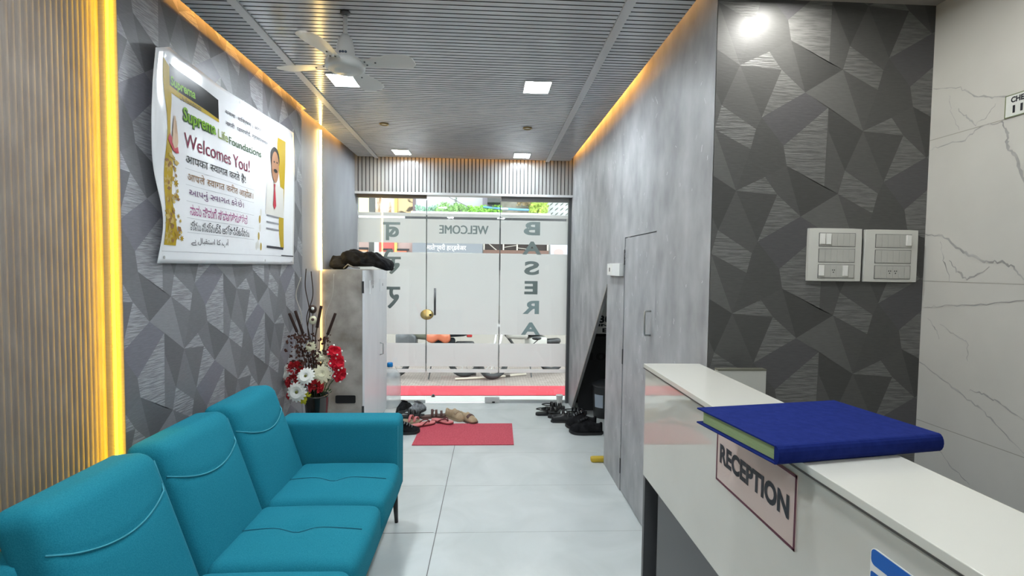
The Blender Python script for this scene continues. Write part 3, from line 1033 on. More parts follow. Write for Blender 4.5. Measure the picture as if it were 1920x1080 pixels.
# ------------------------------------------------------------------ switchboards on the wallpaper
def switchboard(x0, x1, z0, z1, label, on, dots):
    t = thing('switchboard', label, 'switchboard', ((x0 + x1) / 2, YW, z0), 'switchboards on the faceted wall')
    y = YW
    B().rbox(((x0 + x1) / 2, y - .009, (z0 + z1) / 2), (x1 - x0, .018, z1 - z0), .004, (6, 3, 6)).build('plate', M['switchplate'], t)
    h = (z1 - z0)
    for r in range(3):
        za = z1 - h * (.095 + r * .297) - h * .245
        zb = z1 - h * (.095 + r * .297)
        xa, xb = x0 + (x1 - x0) * .19, x0 + (x1 - x0) * .86
        fr = B()
        w = .0014
        for q in ((xa - w, xb + w, zb, zb + w), (xa - w, xb + w, za - w, za), (xa - w, xa, za, zb), (xb, xb + w, za, zb)):
            fr.box(q[0], q[1], y - .0192, y - .017, q[2], q[3])
        md = B().box(xa, xb, y - .0195, y - .017, za, zb)
        o = md.build('module', M['switchgrey'], t)
        fr.build('module_rim', M['darksteel'], o)
        n = 6
        for k in range(n):
            a = xa + (xb - xa) * k / n; c = xa + (xb - xa) * (k + 1) / n
            if (r, k) in on:
                B().box(a + .001, c - .004, y - .026, y - .0195, za + .008, zb - .002).build('switch', M['switchwhite'], o, bevel=.001)
            else:
                B().box(a + .0012, c - .0012, y - .0205, y - .0195, za + .002, zb - .003).build('blank', M['switchgrey'], o)
        for (rr, k) in dots:
            if rr == r:
                cx = xa + (xb - xa) * (k + .5) / n
                s = B()
                for dx, dz in ((-.004, .005), (.004, .005), (0, -.004)):
                    s.lathe([(0, -.0212), (.0022, -.0212), (.0022, -.0204)], (cx + dx, y, (za + zb) / 2 + dz), 8, 'y')
                s.build('socket_holes', M['black'], o)
switchboard(1.296, 1.519, 1.456, 1.671, 'left white switchboard with four raised switches on the faceted wall', {(0, 0), (0, 1), (2, 0), (2, 4)}, [(2, 2)])
switchboard(1.533, 1.757, 1.455, 1.669, 'right white switchboard with one raised switch beside the marble wall', {(0, 5)}, [(2, 2), (2, 3)])

# sign on the marble wall
t = thing('wall_sign', 'small white sign with black lettering on the marble wall', 'sign', (XM, 1.6, 2.03))
B().box(XM - .004, XM - .0005, 1.52, 1.672, 2.036, 2.113).build('board', mat('white_card', (.7, .72, .68), .4), t)
b = B()
for q in ((1.52, 1.672, 2.036, 2.0385), (1.52, 1.672, 2.1105, 2.113), (1.6695, 1.672, 2.036, 2.113), (1.52, 1.5225, 2.036, 2.113)):
    b.box(XM - .0048, XM - .004, *q)
b.build('border', mat('olive_print', (.18, .22, .1), .5), t)
mmap = lambda u, v: (XM - .0049, u, v)
letter('CHEC', (1.652, 1.594, 2.084, 2.104), mmap, M['inkblack'], t, 'lettering', .04)
letter('11.', (1.645, 1.594, 2.048, 2.074), mmap, M['inkblack'], t, 'lettering', .03)

# switch box on the right wall by the closet door
t = thing('socket_box', 'small white surface mounted switch box beside the closet door', 'switch box', (XR, 3.42, 1.44))
B().rbox((XR - .016, 3.42, 1.487), (.032, .34, .086), .005, (4, 6, 4)).build('box', M['mcb'], t)
B().box(XR - .0335, XR - .0315, 3.44, 3.56, 1.455, 1.518).build('face_plate', M['switchwhite'], t)
B().box(XR - .0355, XR - .0335, 3.495, 3.51, 1.472, 1.50).build('key_switch', M['black'], t)

# ------------------------------------------------------------------ vinyl banner
def banner():
    t = thing('banner', 'glossy white and yellow vinyl welcome banner on the left wall', 'banner', (XP, 2.8, 1.5))
    def surf(u, v, d=0.0):
        # u: along the wall, v: height. soft billows
        e = .013 + .008 * sin(u * 5.1 + .6) * cos((v - 1.5) * 4.0) + .004 * sin(u * 13 + v * 6)
        e += .018 * math.exp(-((u - 2.10) / .09) ** 2) * (1 + .4 * sin(v * 16)) 
        return (XP + .006 + max(.001, e) + d, u, v)
    U0, U1, V0, V1 = 2.085, 3.54, 1.495, 2.402
    nu, nv = 70, 44
    def warp(a, c):
        u = U0 + (U1 - U0) * a; v = V0 + (V1 - V0) * c
        # drooping near top corner, wavy near edge
        u += .030 * max(0, 1 - a * 12) * sin(c * 7 + .5) - .035 * max(0, 1 - a * 10) * c * c
        v -= .05 * max(0, 1 - a * 14) * max(0, (c - .6) / .4) 
        v -= .018 * sin(pi * a) * (1 if c > .5 else 0) * c * .6
        return u, v
    b = B()
    vs = []
    for i in range(nu + 1):
        for j in range(nv + 1):
            vs.append(surf(*warp(i / nu, j / nv)))
    fs = []
    for i in range(nu):
        for j in range(nv):
            k = i * (nv + 1) + j
            fs.append((k, k + nv + 1, k + nv + 2, k + 1))
    b.add(vs, fs)
    o = b.build('vinyl_sheet', M['vinyl'], t, smooth=True)
    md = o.modifiers.new('thick', 'SOLIDIFY'); md.thickness = .0012; md.offset = -1
    def sm(d): return lambda u, v: surf(u, v, d)
    def patch(name, poly_fn, m, d, n=(10, 10)):
        """grid patch: poly_fn(a,c)->(u,v)"""
        vs = [surf(*poly_fn(i / n[0], j / n[1]), d) for i in range(n[0] + 1) for j in range(n[1] + 1)]
        fs = []
        for i in range(n[0]):
            for j in range(n[1]):
                k = i * (n[1] + 1) + j
                fs.append((k, k + n[1] + 1, k + n[1] + 2, k + 1))
        return B().add(vs, fs).build(name, m, t, smooth=True)
    def bil(p00, p10, p11, p01):
        return lambda a, c: tuple((p00[k] * (1 - a) + p10[k] * a) * (1 - c) + (p01[k] * (1 - a) + p11[k] * a) * c for k in (0, 1))
    ink = lambda n, c: mat(n, c, .4, spec=.12)
    yl = ink('yellow_print', (.44, .30, .012)); dy = ink('ochre_print', (.40, .25, .03)); gold = ink('gold_print', (.50, .36, .10))
    gr = ink('lime_print', (.20, .42, .02)); dg = ink('dark_green_print', (.03, .08, .02)); bk = mat('banner_black', (.008, .008, .008), .3, spec=.08)
    mr = ink('wine_print', (.20, .01, .045)); br = ink('brown_print', (.26, .13, .05)); pu = ink('plum_print', (.12, .03, .12)); mg = ink('magenta_print', (.38, .07, .22))
    ng = ink('grey_print', (.05, .05, .06)); skin = ink('skin_print', (.35, .17, .09)); red = ink('red_print', (.45, .03, .05)); pale = ink('pale_print', (.62, .60, .55)); lg = ink('thin_line_print', (.28, .28, .3))
    # yellow side bands with a wavy inner edge
    patch('yellow_band', lambda a, c: (2.130 + a * (.045 + .09 * max(0, c - .72) + .07 * max(0, .62 - c) + .012 * sin(c * 17)), 1.572 + c * (.765 - .02 * a)), yl, .0012, (6, 30))
    patch('yellow_band', lambda a, c: (3.374 - a * (.055 + .05 * c + .02 * sin(c * 9)), 1.60 + c * .70), yl, .0012, (6, 24))
    patch('black_band', bil((2.185, 2.243), (2.592, 2.218), (2.594, 2.315), (2.183, 2.333)), bk, .0014, (12, 4))
    patch('yellow_line', bil((2.183, 2.215), (2.592, 2.203), (2.592, 2.218), (2.185, 2.243)), yl, .0014, (12, 2))
    for z in (1.92, 1.848, 1.775, 1.70, 1.635):
        patch('rule', bil((2.30, z), (2.95, z), (2.95, z + .0012), (2.30, z + .0012)), lg, .0012, (20, 1))
    patch('rule', bil((2.12, 1.545), (3.38, 1.548), (3.38, 1.5495), (2.12, 1.5465)), lg, .0012, (24, 1))
    L = lambda s, box, m, bold=0.0, **k: letter(s, box, sm(.0022), m, t, 'lettering', bold, **k)
    L('Suprema', (2.195, 2.38, 2.236, 2.288), gr, .03)
    L('Life Foundations', (2.265, 2.425, 2.209, 2.228), ng)
    L('Suprema', (2.286, 2.556, 2.106, 2.186), dg, .06)
    letter('Suprema', (2.289, 2.551, 2.112, 2.188), sm(.0030), gr, t, 'lettering', .015)
    L('Life', (2.577, 2.682, 2.124, 2.170), ink('olive_print_2', (.30, .36, .12)), .01)
    L('Foundations', (2.692, 3.026, 2.122, 2.160), dg, .005)
    L('Welcomes You!', (2.296, 2.90, 2.012, 2.078), mr, .0)
    L([('आपका', 0, .28), ('स', .66, -.04), ('वागत', 0, .28), ('करते', 0, .28), ('है!', 0, 0)], (2.306, 2.857, 1.938, 1.992), bk)
    L([('आपले', 0, .28), ('स', .66, -.04), ('वागत', 0, .28), ('करीत', 0, .28), ('आहोत।', 0, 0)], (2.313, 2.938, 1.862, 1.912), br)
    L([('આપનું', 0, .28), ('સ', .66, -.04), ('વાગત', 0, .28), ('કરે', 0, .2), ('છે।', 0, 0)], (2.324, 2.82, 1.792, 1.842), pu)
    L('ನಾವು ನಿಮಗೆ ಸ್ವಾಗತಿಸುತ್ತೇವೆ', (2.326, 2.86, 1.715, 1.766), mg)
    L('మేము మిమ్మల్ని ఆహ్వానిస్తున్నాము', (2.324, 2.877, 1.646, 1.692), ng)
    L('\uFBAF\uFBA8 \uFEDD\uFE8E\uFE92\uFED8\uFE98\uFEB3\uFE8D \uFE8E\uFB90 \uFB56\uFE81', (2.327, 2.643, 1.577, 1.620), ng)
    L('सबला  शिक्षण | अन्न', (2.663, 3.03, 2.264, 2.296), ng)
    L('नागरी  पाणपोई, ग्रामपंचायत', (2.662, 3.12, 2.206, 2.240), ng)
    # printed portrait: suit, head, hair, moustache, tie
    patch('printed_suit', lambda a, c: (3.10 + .26 * a + .03 * (1 - c) * (a - .5), 1.80 + .215 * c - .05 * abs(a - .45) * c), pale, .0018, (8, 8))
    def ell(name, cu, cv, ru, rv, m, d, n=20):
        B().add([surf(cu, cv, d)] + [surf(cu + ru * q * cos(2 * pi * k / n), cv + rv * q * sin(2 * pi * k / n), d) for q in (.5, 1) for k in range(n)],
                [(0, 1 + k, 1 + (k + 1) % n) for k in range(n)] + [(1 + k, 1 + n + k, 1 + n + (k + 1) % n, 1 + (k + 1) % n) for k in range(n)]).build(name, m, t)
    ell('printed_hair', 3.222, 2.155, .064, .075, bk, .003)
    ell('printed_face', 3.222, 2.105, .055, .098, skin, .0045)
    ell('printed_moustache', 3.224, 2.082, .028, .012, bk, .006)
    ell('printed_eye', 3.203, 2.135, .010, .006, bk, .006, 10)
    ell('printed_eye', 3.245, 2.137, .010, .006, bk, .006, 10)
    B().add([surf(u, v, .0045) for u, v in ((3.200, 1.998), (3.228, 2.0), (3.222, 1.975), (3.238, 1.865), (3.212, 1.838), (3.188, 1.863), (3.206, 1.975))], [(0, 1, 2, 3, 4, 5, 6)]).build('printed_tie', red, t)
    # printed praying hands with red sleeves
    hand = [(2.178, 2.005), (2.186, 2.06), (2.200, 2.10), (2.212, 2.126), (2.220, 2.124), (2.226, 2.10), (2.236, 2.06), (2.240, 2.02), (2.232, 1.995), (2.205, 1.985)]
    B().add([surf(u, v, .004) for u, v in hand], [tuple(range(len(hand)))]).build('printed_hands', ink('pale_skin_print', (.55, .38, .25)), t)
    slv = [(2.135, 2.008), (2.150, 2.034), (2.182, 2.024), (2.205, 1.99), (2.238, 1.998), (2.246, 1.972), (2.222, 1.968), (2.19, 1.975)]
    B().add([surf(u, v, .003) for u, v in slv], [tuple(range(len(slv)))]).build('printed_sleeve', red, t)
    for du in (0, .009, .018):
        B().add([surf(u, v, .0055) for u, v in ((2.207 + du, 2.05), (2.2085 + du, 2.05), (2.2165 + du * .7, 2.105), (2.215 + du * .7, 2.105))], [(0, 1, 2, 3)]).build('finger_line', br, t)
    # printed gold flowers down the left band
    random.seed(3)
    for cu, cv, r in ((2.16, 1.905, .03), (2.205, 1.94, .014), (2.228, 1.93, .010), (2.215, 1.895, .012), (2.16, 1.835, .035), (2.222, 1.84, .02), (2.155, 1.76, .03), (2.21, 1.78, .018), (2.165, 1.68, .045), (2.235, 1.70, .012), (2.25, 1.68, .010), (2.16, 1.61, .035), (2.225, 1.62, .028), (2.26, 1.605, .015)):
        pts = []
        n = 28
        for k in range(n):
            a = 2 * pi * k / n
            rr = r * (.72 + .28 * cos(a * 7))
            pts.append(surf(cu + rr * cos(a), cv + rr * sin(a), .0018))
        B().add(pts, [tuple(range(n))]).build('printed_flower', random.choice((gold, dy)), t)
        ell('flower_eye', cu, cv, r * .28, r * .28, random.choice((br, yl)), .0024, 10)
    for k in range(46):
        cv = random.uniform(1.585, 1.955); cu = random.uniform(2.135, 2.235) + (.02 if cv < 1.68 else 0)
        r = random.uniform(.006, .014)
        q = random.uniform(0, 6)
        B().add([surf(cu + r * cos(q + a) * (1.8 if n_ % 2 == 0 else .8), cv + r * sin(q + a) * (1.0), .0030) for n_, a in enumerate((0, 1.57, 3.14, 4.71))], [(0, 1, 2, 3)]).build('printed_leaf', random.choice((gold, dy, br)), t)
    for k, (cu, cv) in enumerate(((3.03, 1.80), (3.02, 1.76), (3.025, 1.71), (3.01, 1.66), (3.0, 1.61), (3.04, 1.60), (2.975, 1.60))):
        ell('printed_figure', cu, cv, .012, .024, gold if k % 2 else pale, .0018, 12)
    for z in (1.795, 1.755, 1.715):
        patch('printed_line', bil((3.10, z - .006), (3.29, z - .006), (3.29, z + .004), (3.10, z + .004)), lg, .0026, (4, 1))
    patch('dark_bar', bil((3.113, 1.596), (3.361, 1.590), (3.361, 1.606), (3.113, 1.610)), ng, .0026, (6, 1))
    patch('dark_bar', bil((3.324, 1.549), (3.53, 1.548), (3.53, 1.555), (3.324, 1.556)), ng, .0026, (6, 1))
    # eyelets with tape
    for u, v in ((2.14, 2.35), (2.80, 2.372), (3.50, 2.372), (3.10, 1.518), (3.50, 1.515), (2.14, 1.52)):
        x, yy, z = surf(u, v, .001)
        B().lathe([(.004, 0), (.008, .0006), (.004, .0012)], (x, yy, z), 12, 'x').build('eyelet', M['steel'], t)
banner()

# ------------------------------------------------------------------ cabinet
t = thing('cabinet', 'grey stone finish shoe cabinet by the entrance with a pale door', 'cabinet', (-1.2, 4.66, 0))
XC = -1.035
B().box(XL + .002, XC - .02, 4.22, 5.14, .02, 1.455).build('body', M['cabinet_side'], t)
B().box(XL + .002, XC - .02, 4.235, 5.13, 0, .02).build('plinth', M['black'], t)
dr = B().box(XC - .018, XC, 4.222, 5.138, .02, 1.452).build('door', M['cabinet_door'], t)
B().tube([(XC, 4.82, .748), (XC + .03, 4.82, .740), (XC + .03, 4.82, .640), (XC, 4.82, .632)], .006, 8).build('handle', M['steel'], dr, smooth=True)
for y, z in ((4.40, 1.24), (4.81, 1.245)):
    o = B().box(XC, XC + .006, y, y + .20, z, z + .12).build('paper_notice', mat('pale_paper', (.86, .87, .88), .6), dr)
    B().box(XC + .006, XC + .007, y + .09, y + .11, z + .05, z + .075).build('mark', M['darksteel'], o)
for z in (1.26, .2):
    B().box(XC - .022, XC - .004, 4.214, 4.222, z, z + .1).build('hinge', M['darksteel'], dr)
B().prism(rounded_rect(-1.277, -1.109, .325, .392, .012), lambda u, v: (u, 4.2195, v), lambda u, v: (u, 4.215, v)).build('vent_slot', M['black'], t, fix=True)

# black bags on the cabinet
def lumpy(name, label, cat, c, size, seed, m, rot=0, tail=None, amp=.3):
    from mathutils import noise
    off = Vector((seed * 3.1, seed * 1.7, seed * .9))
    b = B()
    def fn(p):
        q = p - Vector(c)
        n = noise.noise(Vector((q.x * 7, q.y * 14, q.z * 10)) + off) + .8 * (1 - 2 * abs(noise.noise(Vector((q.x * 9 + q.y * 7, q.y * 20, q.z * 18)) - off))) - .3
        up = max(0, (q.z + size[2] / 2) / size[2])
        x, y, z = q.x * (1 + n * .12), q.y * (1 + n * .12), q.z + n * amp * size[2] * up
        if tail: x, y, z = tail(x, y, z)
        a = rot
        return (c[0] + x * cos(a) - y * sin(a), c[1] + x * sin(a) + y * cos(a), max(c[2] + z, c[2] - size[2] / 2) if not tail else c[2] + z)
    b.rbox(c, size, min(size) * .42, (48, 34, 16), fn)
    o = b.build(name, m, None, smooth=True)
    return tag(o, label, cat)
o = lumpy('jacket', 'black folded jacket hanging over the edge of the cabinet', 'jacket', (-1.065, 4.47, 1.522), (.42, .26, .11), 4, M['blackfab'], -.05,
      lambda x, y, z: (x, y, z * (1 - .35 * max(0, x) / .2) - max(0, x - .06) * .42 + .015), amp=.38)
o = lumpy('bag', 'black crumpled bag on the cabinet against the wall', 'bag', (-1.31, 4.45, 1.506), (.15, .22, .10), 9, M['blackfab'], .2, amp=.4)
b = B()
b.tube([(-1.24, 4.33, 1.465), (-1.20, 4.32, 1.50), (-1.16, 4.325, 1.478), (-1.10, 4.33, 1.468)], .006, 6)
tag(b.build('strap', mat('grey_webbing', (.2, .2, .2), .7), None, smooth=True), 'pale grey strap trailing out between the black bag and jacket', 'strap')

# ------------------------------------------------------------------ water jar
t = thing('water_jar', 'clear plastic water jar with a blue cap beyond the cabinet', 'water jar', (-1.025, 5.265, 0))
c = (-1.025, 5.265, 0)
B().lathe([(.0, .002), (.10, .002), (.112, .015), (.114, .10), (.108, .12), (.114, .14), (.114, .27), (.108, .285), (.112, .31), (.108, .34), (.085, .375), (.045, .40), (.026, .408), (.026, .425), (.0, .425)], c, 28).build('bottle', M['jar'], t, smooth=True)
B().lathe([(.0, .47), (.026, .468), (.030, .462), (.031, .425), (.0, .424)], c, 20).build('cap', M['bluecap'], t, smooth=True)

# ------------------------------------------------------------------ mats
def flat_mat(name, label, cat, pts, z, m):
    o = B().prism(pts, lambda x, y: (x, y, z), lambda x, y: (x, y, z + .006)).build(name, m, None, fix=True)
    return tag(o, label, cat)
flat_mat('doormat', 'red ribbed doormat on the tiles inside the entrance', 'mat', [(-.618, 4.10), (.232, 4.10), (.244, 4.66), (-.605, 4.66)], .0008, M['redmat'])
# ------------------------------------------------------------------ vase and flowers
VX, VY = -1.155, 3.40
t = thing('floor_vase', 'tall glossy black vase between the sofa and the grey cabinet', 'vase', (VX, VY, 0))
B().lathe([(.0, 0), (.075, 0), (.082, .02), (.066, .14), (.060, .30), (.068, .45), (.080, .60), (.083, .615), (.076, .615), (.062, .45), (.0, .40)], (VX, VY, 0), 32).build('body', M['vase'], t, smooth=True)
B().lathe([(.0685, .452), (.071, .465), (.0715, .475), (.070, .475)], (VX, VY, 0), 32).build('gilt_ring', M['brass'], t, smooth=True)

def frame_from(n):
    n = Vector(n).normalized()
    u = n.cross(Vector((0, 0, 1)))
    if u.length < 1e-4: u = Vector((1, 0, 0))
    u.normalize()
    return n, u, n.cross(u)

def stem_to(p, t, r=.0028):
    a = Vector((VX + (p[0] - VX) * .18, VY + (p[1] - VY) * .18, .55))
    q = Vector(p)
    mid = (a + q) / 2 + Vector((0, 0, .03))
    B().tube([a, mid, q], r, 6).build('stem', M['stemm'], t, smooth=True)

def daisy(name, label, group, p, n, r, m, layers=2, eye=True, np_=16):
    n, u, w = frame_from(n)
    p = Vector(p)
    t = thing(name, label, 'flower', tuple(p), group)
    b = B()
    for L in range(layers):
        rr = r * (1 - .28 * L)
        for k in range(np_):
            a = 2 * pi * (k + .5 * L) / np_
            d = u * cos(a) + w * sin(a)
            s = n.cross(d)
            hw = rr * .15
            base = p + n * (.004 + .004 * L)
            pts = []
            for q, wd, h in ((.08, .4, 0), (.45, 1.0, .10 + .12 * L), (.8, 1.0, .08 + .2 * L), (1.0, .35, .0 + .22 * L)):
                c0 = base + d * rr * q + n * rr * h
                pts.append((c0 - s * hw * wd, c0 + s * hw * wd))
            for i in range(3):
                b.quad(pts[i][0], pts[i + 1][0], pts[i + 1][1], pts[i][1])
    b.build('petals', m, t)
    if eye:
        B().sphere(tuple(p + n * r * .16), r * .16, nu=10, nv=6).build('flower_centre', mat('dark_flower_eye', (.12, .13, .02), .8), t, smooth=True)
    stem_to(p - n * .005, t)
    return t

def carnation(label, p, r, seed, m=None, name='carnation', group='red carnations in the vase'):
    random.seed(seed)
    t = thing(name, label, 'flower', p, group)
    b = B()
    P = Vector(p)
    for k in range(58):
        z = random.uniform(-.55, 1); a = random.uniform(0, 2 * pi)
        q = math.sqrt(max(0, 1 - z * z))
        d = Vector((q * cos(a), q * sin(a) , z)).normalized()
        _, u, w = frame_from(d)
        tw = random.uniform(0, 6)
        uu = u * cos(tw) + w * sin(tw); ww = d.cross(uu)
        c0 = P + d * r * .45
        c1 = P + d * r * random.uniform(.85, 1.08)
        h = r * random.uniform(.34, .5)
        e = [c1 + uu * h * s + ww * r * .10 * (1 if i % 2 else -1) for i, s in enumerate((-1, -.5, 0, .5, 1))]
        n = len(e)
        for i in range(n - 1):
            b.add([c0, e[i], e[i + 1]], [(0, 1, 2)])
    b.build('petals', m or M['carnation'], t)
    stem_to(P, t)
    return t
f = lambda x, z, dy=0.0: (x, VY + dy, z)
carnation('upper left red carnation under the brown twigs', f(-1.299, .788), .052, 1)
carnation('lower left red carnation next to the sofa back', f(-1.318, .707, -.01), .048, 2)
carnation('red carnation in the middle between two white daisies', f(-1.226, .708, -.03), .040, 3)
carnation('red carnation right of the yellow flower', f(-1.143, .678, -.05), .048, 4)
carnation('small dark red carnation low at the left of the vase', f(-1.31, .615, -.02), .038, 5)
daisy('daisy', 'white daisy at the far left of the bouquet', 'white daisies in the vase', f(-1.356, .764), (-.6, -.8, .25), .056, M['daisy'], 2, False)
daisy('daisy', 'white daisy in the centre of the bouquet above the red carnations', 'white daisies in the vase', f(-1.207, .748, -.05), (-.05, -1, .55), .062, M['daisy'], 2)
daisy('daisy', 'large white daisy low in front with a dark eye', 'white daisies in the vase', f(-1.258, .648, -.07), (-.1, -1, .12), .068, M['daisy'], 2)
daisy('chrysanthemum', 'cream flower topmost in the bouquet under the twigs', 'cream flowers in the vase', f(-1.19, .940), (0, -1, .2), .040, M['cream'], 3, False, 12)
daisy('chrysanthemum', 'cream flower upper right of the brown leaves', 'cream flowers in the vase', f(-1.117, .878), (.1, -1, .3), .046, M['cream'], 3, False, 12)
daisy('chrysanthemum', 'small cream flower beside the scarlet blooms', 'cream flowers in the vase', f(-1.082, .832), (.3, -1, .2), .030, M['cream'], 3, False, 10)
daisy('chrysanthemum', 'largest cream flower right of the central daisy', 'cream flowers in the vase', f(-1.105, .762, -.03), (.1, -1, .35), .068, M['cream'], 4, False, 12)
daisy('chrysanthemum', 'bright yellow flower at the bottom of the bouquet', None, f(-1.215, .605, -.05), (.1, -1, -.1), .048, M['yflower'], 3, False, 12)
for k, (x, z, dx) in enumerate(((-1.055, .795, 0), (-1.042, .762, .3))):
    daisy('lily_spray', ('upper' if k == 0 else 'lower') + ' small white star flower next to the scarlet blooms', 'small white flowers in the vase', f(x, z, -.02), (dx, -1, .2), .026, M['daisy'], 1, True, 6)
def bloom(label, c, r, n):
    n, u, w = frame_from(n)
    t = thing('scarlet_bloom', label, 'flower', c, 'scarlet blooms in the vase')
    b = B()
    P = Vector(c)
    for L in range(3):
        for k in range(5):
            a0 = 2 * pi * (k + .5 * L) / 5
            rows = []
            for i in range(5):
                q = i / 4
                row = []
                for j in range(5):
                    a = a0 + (j - 2) / 2 * .75
                    d = u * cos(a) + w * sin(a)
                    rr = r * (1 - .25 * L) * (.1 + .9 * q) * (1 - .12 * abs(j - 2))
                    row.append(P + d * rr + n * r * (.15 * L + .5 * q * q * (.4 + .3 * L)) )
                rows.append(row)
            for i in range(4):
                for j in range(4):
                    b.quad(rows[i][j], rows[i + 1][j], rows[i + 1][j + 1], rows[i][j + 1])
    b.build('petals', M['bloomred'], t, smooth=True)
    s = B()
    for k in range(4):
        a = 2 * pi * k / 4
        s.sphere(tuple(P + u * r * 1.05 * cos(a) * .8 + w * r * 1.05 * sin(a) * .8 + n * r * .45), .007, nu=6, nv=5)
    s.build('white_bead', M['daisy'], t, smooth=True)
    stem_to(P, t)
bloom('top scarlet bloom on the right side of the bouquet', f(-1.045, .895, .02), .056, (.5, -.8, .5))
bloom('middle scarlet bloom on the right side of the bouquet', f(-1.025, .832, .0), .062, (.7, -.8, .2))
bloom('lowest scarlet bloom hanging at the right side of the bouquet', f(-1.008, .755, .0), .058, (.9, -.7, -.2))
for i, (a, c, s) in enumerate((((-1.334, 1.166), (-1.263, .99), 'leftmost dark cattail above the flowers'), ((-1.295, 1.183), (-1.224, .967), 'second dark cattail from the left above the flowers'),
                               ((-1.122, 1.218), (-1.162, 1.013), 'tallest dark cattail in front of the light strip'), ((-1.028, 1.168), (-1.101, .968), 'rightmost dark cattail leaning against the cabinet side'))):
    t = thing('cattail', s, 'dried stem', f(*c), 'dark cattails in the vase')
    A, C = Vector(f(*a)), Vector(f(*c))
    d = (A - C)
    B().tube([C + d * .28, C + d * .34, C + d * .9, A], .0105, 8, .9).build('cattail_head', M['cattail'], t, smooth=True)
    B().tube([Vector((VX + (c[0] - VX) * .25, VY, .58)), C, C + d * .3], .004, 6).build('stem', M['twig'], t, smooth=True)
def spline(pts, n=8):
    P = [Vector(p) for p in pts]
    P = [P[0] * 2 - P[1]] + P + [P[-1] * 2 - P[-2]]
    out = []
    for i in range(1, len(P) - 2):
        for k in range(n):
            s = k / n
            out.append(.5 * ((2 * P[i]) + (P[i + 1] - P[i - 1]) * s + (2 * P[i - 1] - 5 * P[i] + 4 * P[i + 1] - P[i + 2]) * s * s + (-P[i - 1] + 3 * P[i] - 3 * P[i + 1] + P[i + 2]) * s ** 3))
    out.append(P[-2])
    return out
for pts, m, lab, r in (([(-1.221, 1.467), (-1.227, 1.342), (-1.2, 1.184), (-1.212, 1.058), (-1.18, .85), (-1.14, .6)], 'twig', 'tallest curly brown twig, left of the pair above the vase', .0034),
                       ([(-1.188, 1.45), (-1.178, 1.286), (-1.217, 1.15), (-1.207, 1.047), (-1.16, .85), (-1.12, .6)], 'twig', 'curly brown twig, right of the pair above the vase', .0034),
                       ([(-1.255, 1.41), (-1.289, 1.285), (-1.254, 1.149), (-1.263, .99), (-1.20, .8), (-1.15, .6)], 'paletwig', 'pale curly twig against the faceted wall', .003),
                       ([(-1.038, 1.435), (-1.05, 1.287), (-1.095, 1.15), (-1.09, .991), (-1.10, .8), (-1.12, .6)], 'paletwig', 'pale curly twig against the cabinet side', .003)):
    o = B().tube(spline([f(*p) for p in pts]), r, 6).build('curly_twig', M[m], None, smooth=True)
    tag(o, lab, 'dried stem', 'curly twigs in the vase')
for (x, z), m, lab in (((-1.178, 1.195), M['twig'], 'brown seed pod on the twigs, the upper one'), ((-1.178, 1.121), M['cream'], 'cream seed pod on the twigs, the lower one')):
    t = thing('seed_pod', lab, 'dried pod', f(x, z), 'seed pods in the vase')
    B().sphere(f(x, z), .026, .026, .030, 12, 9).build('pod', m, t, smooth=True)
    B().sphere(f(x + .006, z + .006, -.021), .011, .009, .011, 8, 6).build('pod_eye', M['daisy'] if m == M['twig'] else M['brown'], t, smooth=True)
    B().tube([f(x, z - .02), f(x - .005, .95), f(x + .03, .6)], .0025, 6).build('stem', M['twig'], t, smooth=True)
random.seed(21)
b = B()
for k in range(230):
    x = random.uniform(-1.28, -1.07); z = random.uniform(.80, 1.02); y = VY + random.uniform(-.04, .05)
    if random.random() < .35:
        x = random.uniform(-1.345, -1.20); z = random.uniform(.82, 1.02)
    a = random.uniform(0, 6); l = random.uniform(.014, .032)
    d = Vector((cos(a), random.uniform(-.6, .6), sin(a))).normalized() * l
    s = d.cross(Vector((0, 1, 0))); s = s.normalized() * l * .33 if s.length > 1e-6 else Vector((l * .3, 0, 0))
    p = Vector((x, y, z))
    b.quad(p, p + d * .5 + s, p + d, p + d * .5 - s)
for k in range(10):
    x = -1.28 + .024 * k
    b.tube([(VX + (x - VX) * .2, VY, .6), (x, VY + .01, random.uniform(.85, 1.03))], .0016, 5)
tag(b.build('dried_foliage', M['leafd'], None), 'tangle of small dark red dried leaves among the flowers', 'foliage', None, 'stuff')
random.seed(8)
b = B()
for k in range(60):
    a = random.uniform(0, 2 * pi); r = random.uniform(.02, .13)
    x = VX - .05 + r * cos(a) * 1.2; z = .66 + r * sin(a) * .9; y = VY + random.uniform(-.03, .04)
    if z < .63: z = .63
    l = random.uniform(.03, .05)
    d = Vector((random.uniform(-1, 1), random.uniform(-1, 0), random.uniform(-.5, .6))).normalized() * l
    s = d.cross(Vector((0, .3, 1))).normalized() * l * .28
    p = Vector((x, y, z))
    b.quad(p, p + d * .5 + s, p + d, p + d * .5 - s)
tag(b.build('leaf_mass', M['stemm'], None), 'dark green leaves packed between the flowers', 'foliage', None, 'stuff')

